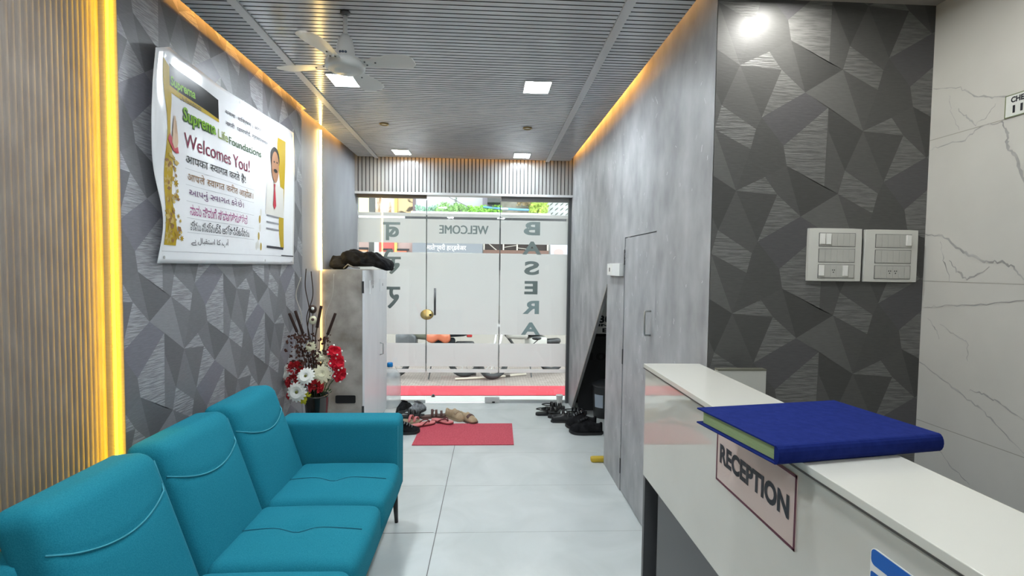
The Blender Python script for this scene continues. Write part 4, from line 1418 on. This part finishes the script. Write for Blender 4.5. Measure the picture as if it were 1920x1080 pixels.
# ------------------------------------------------------------------ footwear
def foot_outline(s, L, W):
    """half width and centre offset of a sole at s in 0..1 (heel to toe)"""
    w = W / 2 * (.62 + .38 * math.sin(min(1, s * 1.25 + .08) * pi * .62) ** 2)
    w *= 1 - .12 * math.exp(-((s - .42) / .14) ** 2)
    e = min(1, s / .10); w *= math.sqrt(max(0, 1 - (1 - e) ** 2))
    e = min(1, (1 - s) / .22); w *= math.sqrt(max(0, 1 - (1 - e) ** 2))
    return max(w, .002), .006 * sin(pi * s)
def sole_ring(L, W, z0, z1, n=18, grow=0.0, lift=.012):
    b = B()
    rings = []
    for i in range(n + 1):
        s = .002 + .996 * i / n
        w, c = foot_outline(s, L, W + grow)
        x = (s - .5) * (L + grow)
        lf = lift * max(0, (s - .75) / .25) ** 2
        rings.append([(x, c - w, z0 + lf), (x, c - w, z1 + lf), (x, c + w, z1 + lf), (x, c + w, z0 + lf)])
    b.loft(rings)
    return b
def closed_upper(L, W, H, heel=.75, open_=True, n=20, z0=.018):
    """shoe upper: rings from heel to toe, open collar between .08 and .42"""
    b = B()
    rings = []
    for i in range(n + 1):
        s = .015 + .97 * i / n
        w, c = foot_outline(s, L, W)
        x = (s - .5) * L
        if s < .10: h = H * heel * (.85 + 1.5 * s)
        elif s < .42: h = H * (heel + (1 - heel) * ((s - .10) / .32) ** 1.3) if s > .1 else H * heel
        else: h = H * (1 - .62 * ((s - .42) / .58) ** .8)
        if s > .9: h *= math.sqrt(max(.05, 1 - ((s - .9) / .1) ** 2 * .6))
        ring = []
        for k in range(13):
            a = pi * k / 12
            dip = 0
            if open_ and .07 < s < .44:
                q = (s - .07) / .37
                dip = .55 * h * math.sin(pi * q) ** .6 * max(0, sin(a)) ** 6
            ring.append((x, c - w * cos(a) * (1 - .12 * sin(a)), z0 + h * sin(a) ** .75 - dip))
        rings.append(ring)
    b.loft(rings)
    return b
def finish(t, loc, rz, roll=0, pitch=0):
    t.location = loc
    t.rotation_euler = (roll, pitch, rz)
    return t
def sneaker(label, loc, rz, m, ms, L=.27, W=.10, H=.085, laces=None, group=None, tongue=True, **k):
    t = thing('sneaker', label, 'shoe', (0, 0, 0), group)
    sole_ring(L, W, 0, .024, grow=.008).build('sole', ms, t, world=False)
    closed_upper(L, W, H).build('upper', m, t, smooth=True, world=False)
    if tongue:
        B().rbox((.02, .004, H + .014), (.075, .045, .012), .005, (6, 6, 3), lambda p: (p.x, p.y, p.z - (p.x - .0) * .45)).build('tongue', m, t, smooth=True, world=False)
    if laces:
        o = None
        for i in range(4):
            x = .0 + .022 * i
            z = H + .022 - (x) * .50
            B().tube([(x, -.028, z - .010), (x + .005, .0, z), (x, .034, z - .010)], .0035, 5).build('lace', laces, t, smooth=True, world=False)
    B().box(-L / 2 + .004, -L / 2 + .012, -.012, .012, .04, .075).build('heel_tab', ms, t, world=False)
    return finish(t, loc, rz, **k)
def loafer(label, loc, rz, m, ms, L=.27, W=.10, H=.075, group=None, **k):
    t = thing('loafer', label, 'shoe', (0, 0, 0), group)
    sole_ring(L, W, 0, .018, grow=.006, lift=.006).build('sole', ms, t, world=False)
    closed_upper(L, W, H, heel=.85, z0=.014).build('upper', m, t, smooth=True, world=False)
    B().rbox((.035, .004, H * .86), (.03, .085, .012), .005, (4, 10, 3), lambda p: (p.x, p.y, p.z - 9 * (p.y - .004) ** 2 - (p.x - .035) * .4)).build('saddle_strap', ms, t, smooth=True, world=False)
    return finish(t, loc, rz, **k)
def strap_arc(x, w, h, dx=0.0, wid=.02, n=10, c=.004):
    rings = []
    for k in range(n + 1):
        a = pi * k / n
        y = c - w * cos(a); z = .02 + h * sin(a)
        rings.append([(x - wid / 2 + dx * k / n, y, z), (x + wid / 2 + dx * k / n, y, z), (x + wid / 2 + dx * k / n, y * .97, z + .004), (x - wid / 2 + dx * k / n, y * .97, z + .004)])
    return rings
def sandal(label, loc, rz, m, ms, L=.26, W=.095, group=None, n_straps=3, heelstrap=True, **k):
    t = thing('sandal', label, 'sandal', (0, 0, 0), group)
    sole_ring(L, W, 0, .024, lift=.008).build('sole', ms, t, world=False)
    for x, h in ((.07, .042), (.02, .055), (-.02, .062))[:n_straps]:
        B().loft(strap_arc(x, W * .47, h, .012, .024)).build('strap', m, t, smooth=True, world=False)
    if heelstrap:
        pts = [(-.02, -W * .40, .055), (-.08, -W * .36, .06), (-.122, 0.004, .062), (-.08, W * .38, .06), (-.02, W * .44, .055)]
        B().tube(spline([Vector(p) for p in pts], 4), .006, 6).build('heel_strap', m, t, smooth=True, world=False)
    B().box(-.005, .012, W * .40, W * .40 + .004, .05, .066).build('buckle', M['steel'], t, world=False)
    return finish(t, loc, rz, **k)
def flipflop(label, loc, rz, m, ms, L=.25, W=.092, group=None, **k):
    t = thing('flip_flop', label, 'sandal', (0, 0, 0), group)
    sole_ring(L, W, 0, .012, lift=.004).build('base_sole', ms, t, world=False)
    sole_ring(L, W, .012, .020, grow=-.003, lift=.004).build('footbed', m, t, world=False)
    for s in (-1, 1):
        B().tube(spline([Vector((.065, .004, .018)), Vector((.055, s * .012, .042)), Vector((.02, s * .036, .04)), Vector((-.02, s * .040, .018))], 5), .006, 6).build('thong_strap', ms, t, smooth=True, world=False)
    return finish(t, loc, rz, **k)
# left heap, beside the sofa arm
sneaker('black shoe nearest the sofa in the left heap', (-.73, 4.40, .0), .15, M['blackfab'], M['rubber'], laces=M['greyshoe'], group='shoes in the left heap')
flipflop('left pink flip flop beside the black shoe', (-.59, 4.60, .0075), .55, M['pinkf'], M['darkred'], group='pink flip flops')
flipflop('right pink flip flop on the corner of the doormat', (-.42, 4.69, .0075), -.55, M['pinkf'], M['darkred'], group='pink flip flops')
sandal('brown strap sandal behind the pink flip flops', (-.52, 4.86, 0), .2, M['brown'], M['brown'], group='shoes in the left heap', heelstrap=False)
sandal('pale pink strap sandal at the left of the heap', (-.74, 4.70, 0), -.2, M['pinkf'], M['tan'], group='shoes in the left heap', n_straps=2, heelstrap=False)
sandal('dark flat sandal in the middle of the left heap', (-.74, 4.86, 0), .1, M['black'], M['rubber'], group='shoes in the left heap')
sneaker('grey and black sneaker at the back of the left heap', (-.705, 5.03, 0), 1.15, M['greyshoe'], M['rubber'], H=.10, laces=M['black'], group='grey sneakers by the glass')
sneaker('black sneaker heel next to the water jar', (-.85, 5.10, 0), 1.3, M['blackfab'], M['rubber'], H=.09, group='shoes in the left heap')
# pair by the doormat
loafer('left beige loafer behind the doormat', (-.31, 4.82, 0), -.75, M['beige'], M['tan'], L=.25, H=.095, group='beige loafers')
loafer('right beige loafer with a brown strap at the edge of the doormat', (-.18, 4.745, .0), -.85, M['beige'], M['brown'], L=.25, group='beige loafers', H=.08)
# right row, along the opening under the stairs
RG = 'black shoes along the right wall'
sandal('black sandal at the left end of the right row', (.625, 4.955, 0), .12, M['black'], M['rubber'], group=RG)
sandal('black sandal by the paper cup', (.70, 5.13, 0), .2, M['black'], M['rubber'], group=RG)
sandal('two strap black sandal in the middle of the right row', (.74, 4.86, 0), .05, M['black'], M['rubber'], group=RG, n_straps=2)
loafer('glossy black slip on shoe in the right row', (.76, 4.72, 0), .02, M['black'], M['rubber'], H=.07, group=RG)
sandal('black strap sandal tucked near the stair opening', (.90, 4.93, 0), .3, M['black'], M['rubber'], group=RG)
sneaker('tall black shoe behind the nearest black shoe', (.885, 4.545, 0), 3.0, M['blackfab'], M['rubber'], L=.29, W=.11, H=.14, laces=M['greyshoe'], group='large black shoes at the stair opening')
sneaker('tall black shoe nearest the photographer at the stair opening', (.90, 4.385, 0), 3.06, M['blackfab'], M['rubber'], L=.30, W=.11, H=.13, laces=M['rubber'], group='large black shoes at the stair opening')

# ------------------------------------------------------------------ paper cup, yellow block
t = thing('paper_cup', 'white paper cup on the floor in the right corner by the glass', 'cup', (.79, 5.30, 0))
B().lathe([(.0, .001), (.026, .001), (.036, .105), (.038, .11), (.036, .112), (.0335, .11), (.024, .01), (.0, .009)], (.79, 5.30, 0), 24).build('cup', M['cupm'], t, smooth=True)
B().lathe([(.036, .103), (.0385, .106), (.0385, .111), (.036, .113)], (.79, 5.30, 0), 24).build('rim', M['cupm'], t, smooth=True)
o = B().rbox((.905, 3.735, .021), (.195, .05, .04), .012, (10, 6, 6)).build('door_wedge', M['yellow'], None, smooth=True)
tag(o, 'yellow block on the floor sticking out of the stair opening', 'block')

# ------------------------------------------------------------------ things under the stairs
t = thing('notice_board', 'white board with bold black lettering standing inside the stair opening', 'board', (1.1, 4.40, 0))
B().box(.935, 1.50, 4.40, 4.42, .905, 1.30).build('board', mat('dull_white_sheet', (.75, .74, .70), .6), t)
B().box(1.25, 1.27, 4.38, 4.42, 0, .905).build('leg', M['darksteel'], t)
B().box(1.46, 1.48, 4.38, 4.42, 0, .905).build('leg', M['darksteel'], t)
bm_ = lambda u, v: (u, 4.3985, v)
letter('30', (1.003, 1.11, 1.002, 1.071), bm_, M['inkblack'], t, 'lettering', .04)
letter('IN', (.998, 1.085, .971, .994), bm_, M['inkblack'], t, 'lettering', .04)
letter('E', (1.034, 1.085, .917, .955), bm_, M['inkblack'], t, 'lettering', .04)
t = thing('dark_board', 'dark board with faint numerals leaning inside the stair opening', 'board', (1.2, 5.1, 0))
B().box(.96, 1.6, 5.10, 5.13, 0, .78).build('board', mat('dark_board', (.03, .03, .032), .6), t)
letter('10', (1.07, 1.24, .53, .61), lambda u, v: (u, 5.0985, v), mat('dim_grey_print', (.006, .006, .006), .6), t, 'lettering', .03)
t = thing('dark_bucket', 'dark lidded bucket with a white label inside the stair opening', 'bucket', (1.18, 4.90, 0))
B().lathe([(.0, .001), (.10, .001), (.115, .30), (.118, .31), (.0, .31)], (1.18, 4.90, 0), 28).build('body', mat('dark_grey_plastic', (.055, .057, .06), .4), t, smooth=True)
B().lathe([(.0, .372), (.04, .372), (.085, .35), (.120, .33), (.122, .312), (.0, .311)], (1.18, 4.90, 0), 28).build('lid', mat('grey_lid', (.09, .092, .095), .4), t, smooth=True)
b = B()
vs = []
for k in range(7):
    a = radians(205 + 8 * k)
    for z in (.11, .24):
        r = .1 + .015 * z / .3 + .0035
        vs.append((1.18 + r * cos(a), 4.90 + r * sin(a), z))
b.add(vs, [(2 * k, 2 * k + 2, 2 * k + 3, 2 * k + 1) for k in range(6)])
b.build('paper_label', mat('bluish_paper', (.5, .58, .68), .6), t)

# ------------------------------------------------------------------ ceiling fan
FX, FY = -.644, 2.285
t = thing('ceiling_fan', 'small white four blade ceiling fan', 'fan', (FX, FY, ZC), None)
B().lathe([(.0, 0), (.022, 0), (.022, -.012), (.010, -.02), (.0, -.02)], (FX, FY, ZC), 20).build('hook_cap', M['darksteel'], t, smooth=True)
B().lathe([(.0095, -.01), (.0095, -.125)], (FX, FY, ZC), 14).build('downrod', M['fanwhite'], t, smooth=True)
o = B().lathe([(.0, -.098), (.013, -.10), (.03, -.12), (.037, -.15), (.041, -.185), (.046, -.208), (.0, -.208)], (FX, FY, ZC), 24).build('canopy', M['fanwhite'], t, smooth=True)
b = B()
for k in range(3):
    a = radians(-105 + 16 * k)
    b.sphere((FX + .0425 * cos(a), FY + .0425 * sin(a), ZC - .191), .006, .004, .006, 8, 6)
b.build('printed_mark', mat('blue_grey_print', (.07, .09, .13), .5), o)
B().lathe([(.0, -.208), (.055, -.209), (.080, -.216), (.087, -.230), (.086, -.246), (.070, -.258), (.067, -.256), (.042, -.268), (.0, -.272)], (FX, FY, ZC), 32).build('motor_housing', M['fanwhite'], t, smooth=True)
for ang in (-15, 75, 165, 255):
    a = radians(ang)
    b = B()
    top, bot = [], []
    rings = []
    for i in range(12):
        q = i / 11
        r = .075 + .245 * q
        wl = .024 + .031 * min(1, q * 1.6)
        if q > .85: wl *= math.sqrt(max(.12, 1 - ((q - .85) / .15) ** 2 * .75))
        off = .012 * q
        ring = []
        for s, th in ((-1, 0), (-.4, .006), (.4, .006), (1, 0), (.4, -.002), (-.4, -.002)):
            y = s * wl + off
            z = -.232 - .16 * y + th * .7
            ring.append((FX + r * cos(a) - y * sin(a), FY + r * sin(a) + y * cos(a), ZC + z))
        rings.append(ring)
    b.loft(rings)
    o = b.build('blade', M['fanwhite'], t, smooth=False)
    s = B()
    for r, y in ((.10, -.012), (.10, .012), (.145, 0)):
        s.sphere((FX + r * cos(a) - y * sin(a), FY + r * sin(a) + y * cos(a), ZC - .2345 - .16 * y), .0045, .0045, .003, 8, 5)
    s.build('blade_screw', M['darksteel'], o, smooth=True)

# ------------------------------------------------------------------ street outside
struct(B().box(-6, 6, 5.44, 6.16, -.5, -.002).build('floor_landing', mat('pale_stone_step', (0.409, 0.403, 0.384), .6, c2=(0.446, 0.440, 0.422), scale=6)))
flat_mat('carpet_runner', 'bright red carpet on the step outside the glass', 'carpet', [(-2.6, 5.70), (2.4, 5.70), (2.4, 6.15), (-2.6, 6.15)], -.0015, M['redcarpet'])
t = thing('door_stud', 'small dark stud on the pale step outside the glass', 'door stop', (-.612, 5.66, 0))
B().lathe([(.0, -.002), (.016, -.002), (.018, .012), (.014, .024), (.0, .026)], (-.612, 5.66, 0), 16).build('stud', M['black'], t, smooth=True)
B().lathe([(.0, -.002), (.024, -.002), (.024, .002), (.0, .003)], (-.612, 5.66, 0), 16).build('base', M['darksteel'], t)
struct(B().box(-16, 16, 6.16, 13.0, -.62, -.5).build('ground_street', M['paving']))

o = B().tube([(-.55, 8.62, -.475), (.05, 8.75, -.478), (.72, 9.05, -.478)], .020, 8).build('pole', mat('weathered_pole', (.50, .44, .36), .8), None, smooth=True)
tag(o, 'long pale pole lying on the paving under the bikes', 'pole')
for (x0, x1, y0, y1, lab) in ((-.50, -.20, 9.0, 9.12, 'dark plank on the paving left of the long pole'), (-.02, .42, 8.86, 9.0, 'dark plank on the paving behind the long pole'), (-1.9, -1.5, 9.3, 9.42, 'dark plank at the far left edge of the paving')):
    o = B().box(x0, x1, y0, y1, -.4995, -.46).build('plank', mat('dark_plank', (.06, .045, .04), .9), None)
    tag(o, lab, 'plank', 'dark planks on the paving')

# motorcycles
def wheel(b_t, x, y, z, r, ang, name='wheel'):
    n = (sin(ang), cos(ang))
    b = B()
    rings = []
    for i in range(28):
        a = 2 * pi * i / 28
        ring = []
        for k in range(8):
            c = 2 * pi * k / 8
            rr = r - .05 + .05 * cos(c); off = .05 * sin(c)
            px = rr * cos(a)
            ring.append((x + px * cos(ang) + off * -sin(ang), y + px * sin(ang) + off * cos(ang), z + rr * sin(a)))
        rings.append(ring)
    b.loft(rings, closed=True)
    o = b.build(name, M['rubber'], b_t, smooth=True)
    s = B()
    for i in range(10):
        a = 2 * pi * i / 10
        px, pz = (r - .06) * cos(a), (r - .06) * sin(a)
        s.tube([(x, y, z), (x + px * cos(ang), y + px * sin(ang), z + pz)], .006, 5)
    s.sphere((x, y, z), .05, .05, .05, 10, 8)
    s.build('spokes', M['steel'], o)
    return o
def motorcycle(label, X, Y, ang, tank, seatm, G=-.5, tail=True):
    t = thing('motorcycle', label, 'motorcycle', (X, Y, G), 'two wheelers parked outside')
    c, s = cos(ang), sin(ang)
    def P(x, y, z): return (X + x * c - y * s, Y + x * s + y * c, G + z)
    wheel(t, *P(-.64, 0, .30), .30, ang, 'front_wheel')
    wheel(t, *P(.62, 0, .30), .30, ang, 'rear_wheel')
    def rb(name, m, cc, size, r, fn=None):
        return B().rbox(cc, size, r, (10, 6, 8), lambda p: P(*(fn(p) if fn else p))).build(name, m, t, smooth=True)
    rb('fuel_tank', tank, (-.18, 0, .80), (.46, .24, .22), .09, lambda p: (p.x, p.y, p.z + .10 * (-p.x - .18)))
    rb('seat', seatm, (.33, 0, .78), (.66, .24, .11), .045, lambda p: (p.x, p.y, p.z + .06 * max(0, p.x - .2)))
    rb('side_panel', M['blackfab'] if tail else tank, (.25, 0, .62), (.40, .22, .18), .05)
    rb('engine', M['darksteel'], (-.05, 0, .42), (.36, .26, .30), .06)
    rb('mudguard', M['black'], (.62, 0, .60), (.34, .14, .10), .04)
    rb('headlamp', M['steel'], (-.55, 0, .90), (.14, .18, .18), .07)
    rb('tail_lamp', mat('red_lens', (0.310, 0.012, 0.012), .2), (.70, 0, .76), (.10, .12, .07), .02)
    for sy in (-1, 1):
        B().tube([P(-.64, sy * .09, .30), P(-.50, sy * .09, .95)], .02, 8).build('fork', M['steel'], t, smooth=True)
        B().tube([P(-.46, sy * .05, .98), P(-.42, sy * .30, 1.04), P(-.36, sy * .36, 1.02)], .012, 8).build('handlebar', M['black'], t, smooth=True)
        mo = B().tube([P(-.42, sy * .30, 1.04), P(-.46, sy * .36, 1.20)], .006, 6).build('mirror_stem', M['black'], t, smooth=True)
        B().sphere(P(-.46, sy * .37, 1.23), .06, .02, .045, 12, 8).build('mirror', M['black'], t, smooth=True)
    B().tube([P(.0, -.14, .30), P(.35, -.15, .30), P(.75, -.16, .36)], .035, 8).build('exhaust', M['steel'], t, smooth=True)
    B().tube([P(.05, -.1, .34), P(.0, -.25, .02)], .012, 6).build('side_stand', M['black'], t)
    B().tube([P(-.45, 0, .85), P(-.2, 0, .55), P(.1, 0, .35), P(.62, 0, .30)], .025, 6).build('frame', M['black'], t)
    return t
khaki = mat('khaki_cover', (0.105, 0.105, 0.074), .6)
orange = mat('orange_panel', (0.384, 0.099, 0.043), .4)
mt = motorcycle('black motorcycle with khaki and orange panels parked across the street step', -1.02, 8.85, radians(2), khaki, M['blackfab'])
def fold(name, m, c, size, seed):
    random.seed(seed)
    B().rbox(c, size, .05, (10, 6, 6), lambda p: (p.x, p.y, p.z + .02 * sin(p.x * 30 + seed) - .18 * abs(p.x - c[0]))).build(name, m, mt, smooth=True)
fold('orange_cover', orange, (-.86, 8.83, .25), (.42, .30, .16), 2)
fold('grey_box', mat('dark_grey_box', (0.056, 0.059, 0.062), .4), (-1.42, 8.80, .20), (.36, .30, .26), 5)
mt2 = motorcycle('pale silver motorcycle with a round mirror parked on the right outside', .68, 9.0, radians(28), mat('silver_panel', (0.372, 0.360, 0.329), .35), M['blackfab'], tail=False)
B().tube([(.80, 8.70, .12), (.90, 8.66, .22)], .008, 6).build('mirror_stem', M['black'], mt2)
B().sphere((.87, 8.66, .24), .085, .025, .035, 14, 8).build('mirror', M['black'], mt2, smooth=True)

# shop building across the street
YF = 12.5
bld = thing('shop_building', 'pale building across the street with a planted ledge and dark shop openings', 'building', (0, YF, -.5))
def fb(name, m, x0, x1, z0, z1, y=YF, d=.12, p=None):
    return B().box(x0, x1, y - d, y, z0, z1).build(name, m, p or bld)
cwall = mat('lilac_white_wall', (0.384, 0.372, 0.384), .8)
fb('upper_wall', cwall, -1.80, -.15, 2.70, 4.6, YF, .1)
fb('wall', mat('pale_cream_wall', (0.459, 0.446, 0.415), .8), -12, 12, -.5, 9, YF + .3, .2)
fb('wall_panel', mat('butter_panel', (0.527, 0.484, 0.260), .8), -3.4, -2.93, 2.74, 4.2)
fb('column', mat('charcoal_column', (0.062, 0.062, 0.056), .7), -2.93, -2.785, 1.4, 4.4)
fb('poster_panel', mat('pale_poster', (0.459, 0.384, 0.310), .8, c2=(0.217, 0.124, 0.062), scale=5, stretch=(1.4, 1, .5), lo=.48, hi=.58), -2.775, -2.30, 2.76, 4.2)
fb('yellow_pole', mat('orange_yellow_paint', (0.496, 0.322, 0.074), .6), -2.30, -2.235, -.5, 4.2, YF - .05)
fb('tan_panel', mat('tan_poster', (0.422, 0.310, 0.167), .8, c2=(0.062, 0.043, 0.025), scale=4, stretch=(.8, 1, 1.6), lo=.58, hi=.66), -2.235, -1.86, 2.70, 4.2)
fb('column', mat('plum_column', (0.124, 0.093, 0.099), .7), -1.86, -1.795, 1.4, 4.4, YF - .02)
fb('window_frame', mat('mauve_frame', (0.211, 0.192, 0.229), .6), -.15, -.03, 2.8, 4.2, YF - .04)
fb('awning', mat('charcoal_awning', (0.050, 0.053, 0.050), .7), -.03, .29, 3.02, 3.4, YF - .1, .5)
fb('shutter', mat('grey_shutter', (0.186, 0.198, 0.205), .7), -.03, .29, 2.8, 3.02, YF - .05)
fb('upper_wall', mat('dull_beige_wall', (0.310, 0.279, 0.236), .8, c2=(0.155, 0.149, 0.112), scale=4), .29, 1.42, 2.75, 4.2)
fb('slab_edge', mat('bright_white_ledge', (0.527, 0.527, 0.521), .8), -1.85, 1.5, 2.70, 2.79, YF - .1, .4)
fb('slab_edge', mat('bright_white_ledge', (0.527, 0.527, 0.521), .8), -4.0, -2.0, 2.64, 2.74, YF - .02, .2)
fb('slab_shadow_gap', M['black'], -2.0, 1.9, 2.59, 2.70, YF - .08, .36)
lat = fb('lattice_screen', mat('white_lattice', (.34, .34, .335), .8), 1.44, 2.4, 2.72, 4.2, YF - .1)
b = B()
for i in range(6):
    for j in range(10):
        x = 1.50 + .13 * i; z = 2.76 + .12 * j
        b.prism([(x, z), (x + .075, z + .05), (x + .10, z + .10), (x + .025, z + .05)], lambda u, v: (u, YF - .223, v), lambda u, v: (u, YF - .22, v))
b.build('lattice_hole', mat('lattice_shade', (0.087, 0.099, 0.087), .8), lat, fix=True)
# lower storey seen in the clear strip
fb('lower_wall', mat('faded_brown_shutter', (0.279, 0.192, 0.167), .8), -3.6, -2.93, 1.4, 2.6)
fb('lower_band', mat('orange_shelf', (0.446, 0.198, 0.099), .7), -3.6, -2.95, 1.60, 1.86, YF - .13, .1)
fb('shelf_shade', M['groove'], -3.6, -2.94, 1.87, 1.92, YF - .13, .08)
fb('white_post', mat('white_post', (0.508, 0.508, 0.496), .7), -2.785, -2.68, -.5, 2.55, YF - .06)
fb('red_panel', mat('red_panel', (0.422, 0.074, 0.062), .7), -2.68, -2.30, 1.5, 2.5)
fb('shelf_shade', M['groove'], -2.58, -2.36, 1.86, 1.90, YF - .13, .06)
fb('rose_panel', mat('dusty_rose_panel', (0.310, 0.211, 0.192), .8), -2.235, -1.86, 1.5, 2.5)
fb('orange_panel', orange, -2.235, -2.0, 1.6, 1.85, YF - .13, .06)
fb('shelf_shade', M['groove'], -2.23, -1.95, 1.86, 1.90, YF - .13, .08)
fb('shop_opening', mat('dark_shop_interior', (0.031, 0.022, 0.019), .9), -.12, 1.5, 1.4, 2.45, YF)
fb('brown_shelf', mat('brown_shelf', (0.124, 0.068, 0.050), .8), -.12, 1.5, 1.78, 1.90, YF - .12, .1)
for x in (-.12, .36, .70, 1.02, 1.46):
    fb('shop_post', mat('pale_post', (0.409, 0.372, 0.322), .7), x, x + .035, -.5, 2.5, YF - .14, .06)
b = B()
b.tube([(.02, YF - .2, 2.05), (.32, YF - .2, 1.80)], .012, 5)
b.tube([(.40, YF - .2, 1.97), (.70, YF - .2, 2.02)], .008, 5)
b.tube([(.72, YF - .2, 1.96), (1.0, YF - .2, 1.93)], .008, 5)
b.build('brace', mat('pale_post', (0.409, 0.372, 0.322), .7), bld)
fb('plinth', mat('cream_plinth', (.29, .265, .235), .8), -6, 6, -.5, .5, YF - .02, .2)

# shop sign
t = thing('shop_sign', 'grey shop signboard with white lettering across the street', 'sign', (-1, YF - .2, 1.7))
B().box(-1.85, -.14, YF - .26, YF - .16, 1.66, 2.06).build('board', mat('blue_grey_sign', (0.149, 0.158, 0.174), .6), t)
swm = mat('white_letter', (0.527, 0.527, 0.527), .6)
sg = lambda u, v: (u, YF - .265, v)
letter('मातेश्वरी हार्डवेअर', (-1.50, -.54, 1.84, 2.03), sg, swm, t, 'lettering', .02)
letter('MATESHWARI HARDWARE', (-1.68, -.40, 1.755, 1.82), sg, swm, t, 'lettering', .03)
t = thing('poster', 'pale lilac poster with a pinkish picture at the right end of the shops', 'poster', (1.8, YF - .2, 1.7))
B().box(1.545, 2.02, YF - .22, YF - .18, 1.60, 2.08).build('sheet', mat('lilac_sheet', (0.422, 0.434, 0.521), .6), t)
B().prism([(1.75 + .13 * cos(2 * pi * k / 18), 1.86 + .09 * sin(2 * pi * k / 18)) for k in range(18)], lambda u, v: (u, YF - .224, v), lambda u, v: (u, YF - .221, v)).build('picture', mat('peach_print', (0.384, 0.279, 0.260), .6), t, fix=True)

# planting on the ledge
def plant(name, label, x0, x1, z0, h, n, seed, c, spiky=False):
    random.seed(seed)
    b = B()
    for k in range(n):
        x = random.uniform(x0, x1); y = YF - .35 + random.uniform(-.1, .12)
        hh = h * (.45 + .55 * abs(sin(x * 9 + seed))) if not spiky else h
        z = z0 + random.uniform(0, hh)
        l = random.uniform(.04, .08) * (1.6 if spiky else 1)
        d = Vector((random.uniform(-1, 1), random.uniform(-1, .4), random.uniform(-.2, 1))).normalized() * l
        s = d.cross(Vector((.2, 1, .1))).normalized() * l * .3
        p = Vector((x, y, z))
        b.quad(p, p + d * .5 + s, p + d, p + d * .5 - s)
    m = mat(name + '_' + str(seed), c, .7, c2=tuple(v * 1.9 for v in c), scale=12)
    o = b.build(name, m, None)
    return tag(o, label, 'plant')
plant('hedge_plant', 'grey green bushy plant at the left end of the white ledge', -1.75, -1.3, 2.79, .14, 160, 1, (.14, .24, .17))
plant('hedge_plant', 'green trailing plant along the middle of the white ledge', -1.28, -.5, 2.79, .22, 420, 2, (.14, .25, .08))
plant('hedge_plant', 'light green plant under the dark awning on the ledge', -.48, .30, 2.79, .18, 380, 3, (.16, .34, .05))
plant('spiky_plant', 'yellow green spiky plant at the right end of the ledge', 1.02, 1.42, 2.80, .26, 220, 4, (.24, .32, .06), True)
plant('potted_shrub', 'dark shrub with red flowers behind the spiky plant', .72, 1.05, 2.98, .14, 120, 6, (.16, .12, .06))
b = B()
b.tube([(-.80, YF - .3, 2.79), (-.79, YF - .3, 3.22)], .008, 5)
random.seed(4)
for k in range(40):
    z = 2.86 + .34 * k / 40; a = random.uniform(0, 6); l = .03 + .07 * (1 - k / 40)
    p = Vector((-.795, YF - .3, z)); d = Vector((cos(a), sin(a) * .5, .5)).normalized() * l
    s = Vector((0, 0, 1)) * l * .12
    b.quad(p, p + d * .5 + s, p + d, p + d * .5 - s)
tag(b.build('sapling', mat('grey_green_leaf', (0.074, 0.112, 0.074), .8), None), 'thin tall sapling rising from the ledge planting', 'plant')
o = B().tube(spline([(-.13, YF - .42, 2.93), (.2, YF - .44, 2.90), (.6, YF - .45, 2.88), (.98, YF - .44, 2.87)]), .028, 8).build('blue_pipe', mat('pale_blue_pipe', (0.112, 0.279, 0.422), .5), None, smooth=True)
tag(o, 'pale blue pipe lying along the planted ledge', 'pipe')
o = B().rbox((1.12, YF - .2, 3.06), (.22, .12, .16), .05, (8, 6, 6)).build('blue_drum', mat('sky_blue_plastic', (0.087, 0.260, 0.409), .5), None, smooth=True)
tag(o, 'sky blue plastic drum behind the spiky plant on the ledge', 'drum')
o = B().tube([(-1.25, YF - .6, 3.35), (-.9, YF - .6, 3.10), (-.45, YF - .6, 2.88)], .006, 5).build('cable', M['black'], None)
tag(o, 'thin dark cable slanting over the planted ledge', 'cable')
